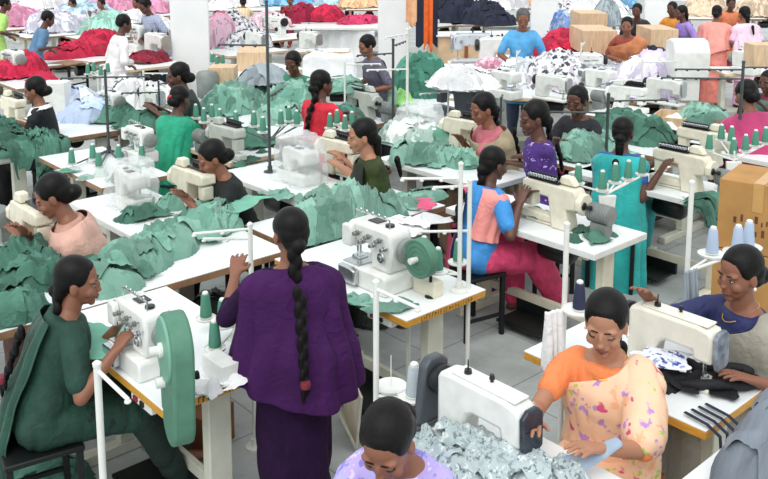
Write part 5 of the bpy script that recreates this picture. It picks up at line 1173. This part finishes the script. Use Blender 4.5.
for i, ((x, y), mm, lab) in enumerate(FAR2):
    bt('far table of the '+lab, x, y+3, 2.2, .9, YAW-PI/2); bh(lab, [(x-5, y, .7, .5, .45), (x+8, y-1, .6, .5, .35)], mm, 110+i, res=.06, amp=1.2)
# people further back
def bp(label, hc, yaw, tcol, bcol, **kw):
    kw.setdefault('lh', (.40, .14, .90) if kw.get('pose') != 'stand' else (.22, .14, .95)); kw.setdefault('rh', (.40, -.12, .90) if kw.get('pose') != 'stand' else (.24, -.12, 1.0))
    tm = kw.pop('tm', None) or mat('cloth_'+tcol.strip('#'), tcol, .8, var=.12); top = dict(m=tm, sleeve=kw.pop('sleeve', .8), tunic=kw.pop('tunic', True), amp=.010, name=kw.pop('tname', 'tunic')); 
    return person(label, hc, yaw, top=top, bottom=dict(m=mat('cloth_'+bcol.strip('#'), bcol, .8), kind=kw.pop('bk', 'trousers')), **kw)
bp('woman glimpsed behind the emerald shawl, face to the left', (178, 76), 150, '#2b3a36', '#20302c', skin=2, k=1.12, pz=0.56, hair='bun', near=True)
bp('man in a white shirt with his back to us at the left', (124, 24), -5, '#eeeaea', '#262a33', pose='stand', k=1.04, hair='short', tname='shirt', sleeve=1.6, skin=2, hp=16, lean=10)
bp('man in a dark checked shirt before the second pillar', (367, 46), 165, '#5a5566', '#33363f', pose='stand', k=1.0, hair='short', tname='shirt', hp=22, tm=stripes('grey_check', '#6a6678', '#413e4e', 14, 'Y', cross=True))
bp('low-seated boy in a pale green top by the thin poles', (378, 71), 190, '#8fb8a0', '#4a5a52', pz=0.55, hair='short', k=1.0, hp=20, skin=2)
bp('older man in a sky blue shirt with grey hair by the third pillar', (523, 19), 222, '#62b4ea', '#4b5a74', pose='stand', k=1.1, hair='short', hairmat=hair_grey, tname='shirt', hp=20, skin=1)
bp('woman in an orange-brown sari smiling toward the left', (627, 26), 205, '#9a4a3a', '#8a3a30', bk='skirt', pose='stand', k=1.0, wrap=dict(name='sari_drape', m=mat('rust_sari', '#c98055', .8, var=.15), top=lambda f: .40+.07*math.sin(f)+.02*math.cos(f), bot=lambda f: -.02, off=.03, arm=.05), skin=1, hair='bun')
bp('woman in violet in profile by the fourth pillar', (681, 13), 150, '#a48ad8', '#8a6ac0', pose='stand', k=1.0, hair='braid', skin=2)
bp('woman in orange-yellow half hidden behind the woman in violet', (672, 9), 185, '#e8983c', '#a85a2a', pose='stand', k=1.0, hair='bun', skin=2)
bp('standing woman in a salmon pink dress and shawl, back to us', (717, 13), 20, '#ee9488', '#e8897c', pose='stand', hair='bun', skin=1, bk='skirt', wrap=dict(name='shawl', m=mat('salmon_pink_shawl', '#f6a69a', .75, var=.08), top=lambda f: .45, bot=lambda f: -.05-.1*math.sin(f), off=.025, arm=.05, flare=.06, wave=.06, n=9))
bp('standing woman in a pale pink dress with a long ponytail, back to us', (744, 14), 60, '#ecc4dc', '#e4b8d4', pose='stand', hair='pony', skin=1, bk='skirt', wrap=dict(name='shawl', m=mat('pale_pink_shawl', '#f2d4e6', .75, var=.08), top=lambda f: .45, bot=lambda f: -.05, off=.02, arm=.05, flare=.05, wave=.05))
bp('standing woman in orange facing us between the two pink dresses', (731, 4), 222, '#e0835a', '#8a3a4a', pose='stand', skin=2, hair='bun')
bp('person in a dark top behind the orange-brown sari', (637, 11), 200, '#2d2c34', '#24242c', pose='stand', k=1.0, hair='bun', skin=2)
bp('woman in maroon with a green shawl at the right edge', (768, 82), 170, '#8a2a4a', '#5a2a3a', skin=2, hair='bun', wrap=dict(name='shawl', m=mat('grey_green_shawl', '#5d7f74', .8), span=(-60, 120), top=lambda f: .45, bot=lambda f: -.05, off=.03))
bp('person in a lime green shirt at the top left corner', (5, 4), -10, '#b4e07a', '#5a6a4a', pose='stand', k=1.05, hair='short', skin=2, tname='shirt')
bp('boy in a blue-grey shirt bending over crimson cloth', (48, 19), -15, '#5f86a8', '#2c3440', pose='stand', k=1.0, hair='short', skin=2, hp=26, lean=16, tname='shirt')
bp('person in a checked violet shirt at the top left', (72, 4), 200, '#a99ac8', '#6a5a88', hair='short', skin=1, tm=stripes('violet_check', '#cfc4e4', '#7f6fae', 12, 'Y', cross=True))
bp('person in a red and white striped top at the top left', (101, 4), 200, '#e8d8dc', '#9a4a5a', hair='short', skin=1, tm=stripes('red_white_stripe', '#f0e4e6', '#c8405a', 16, 'Y'))
bp('man in a blue-grey plaid shirt leaning by the first pillar', (145, 6), 190, '#8f9ab8', '#3a4458', pose='stand', k=1.08, hair='short', skin=2, hp=30, lean=16, tm=stripes('blue_plaid', '#b6bfd6', '#76819f', 12, 'Y', cross=True))
bp('person in bright pink at the top left near the plaid shirt', (136, 3), 200, '#e0508a', '#a83a68', hair='bun', skin=1)
bp('person in a yellow and white wrap at the top, right of the first pillar', (243, 2), 60, '#eedfae', '#d8d2c8', hair='bun', skin=1, face=False, tm=stripes('yellow_white_wrap', '#f2efe4', '#e2b23c', 9, 'Y'))
bp('person in rose red right behind the first pillar', (217, 17), 200, '#d8566e', '#8fc2b2', hair='bun', skin=1)
bp('person in dark red at the far middle', (290, 0), 210, '#b03048', '#8a2a3a', hair='bun', skin=1)

# more machines and poles between the middle and the back rows
for kind, lab, x, y, rz, key, sc in [
 ('inter', 'white overlock machine on the wooden-edged table left of the emerald shawl', 140, 160, A90, 'interbg', .8),
 ('inter', 'white overlock machine among green cloth left of the first pillar', 112, 118, A90, 'interbg', .8),
 ('inter', 'white overlock machine behind the beige shawl, under the white heap', 505, 98, B90, 'interbg', .9),
 ('lock', 'white lockstitch machine before the grey printed heap', 552, 100, B90, 'lockw', .9),
 ('inter', 'white overlock machine left of the lilac heap', 600, 96, B90, 'interbg', .9),
 ('lock', 'white lockstitch machine right of the lilac heap, before the tall white machine', 664, 104, B90, 'lockw', .9),
 ('inter', 'white overlock machine beside the tan box at the right edge', 745, 74, B90, 'interbg', .9),
 ('lock', 'white lockstitch machine on the far tan table behind the white cover', 310, 51, B90, 'lockw', 1.0),
 ('lock', 'white lockstitch machine beside the pale printed clothes', 256, 52, B90, 'lockw', 1.0),
 ('multi', 'cream multi-needle machine at the magenta shawl table', 705, 164, A90, 'nomotor', None)]:
    bm(kind, lab, x, y, rz, key, sc)
for lab, x, y, y0, pm_, ar in [
 ('white pole with crossbar behind the white cloth heap', 516, 92, 52, pale_pole, [(.3, .2, .02), (-.3, .2, .2)]),
 ('white pole with crossbar behind the grey printed heap', 580, 84, 44, pale_pole, [(.35, .2, .02), (-.35, -.2, .25)]),
 ('white pole with crossbar left of the white covered dark machine', 448, 118, 62, pale_pole, [(.25, .2, .02), (-.3, .1, .3)]),
 ('white pole with square crossbar before the plaid shirt', 145, 112, 72, pale_pole, [(.22, -.2, .01)]),
 ('dark pole left of the woman glimpsed behind the emerald shawl', 160, 120, 82, dark_pole, [(.3, .1, .02), (-.3, .2, .1)]),
 ('white pole with crossbars before the woman in red', 345, 120, 62, pale_pole, [(.3, -.2, .02), (-.35, .15, .15)]),
 ('dark pole between the beige shawl and the purple girl', 500, 150, 98, dark_pole, [(.25, .2, .02), (-.25, .2, .2)]),
 ('white pole with crossbars by the tall white machine', 640, 112, 60, pale_pole, [(.35, -.2, .02), (-.35, .15, .2)])]:
    pst(lab, x, y, y0, pm_, ar, rad=.010, z=0.0 if False else TZ)
for pts, where, grp in [([(196, 118), (204, 122), (212, 118), (220, 123)], 'behind the grey machine by the emerald shawl', 'green cones behind the grey machine'), ([(330, 128), (337, 124), (345, 130), (352, 126)], 'right of the red tunic', 'green cones right of the red tunic'), ([(88, 74), (94, 72), (101, 76), (108, 73)], 'left of the white-shirted man', 'green cones left of the white shirt'), ([(212, 63), (217, 66), (223, 64)], 'beside the first pillar', 'green cones beside the first pillar')]:
    q = W(sum(p[0] for p in pts)/len(pts), sum(p[1] for p in pts)/len(pts), .98)
    tray_stand('round-tray stand of green cones '+where, q, 0, 1.0, pts, .98, 'green', where, grp, r=.05)
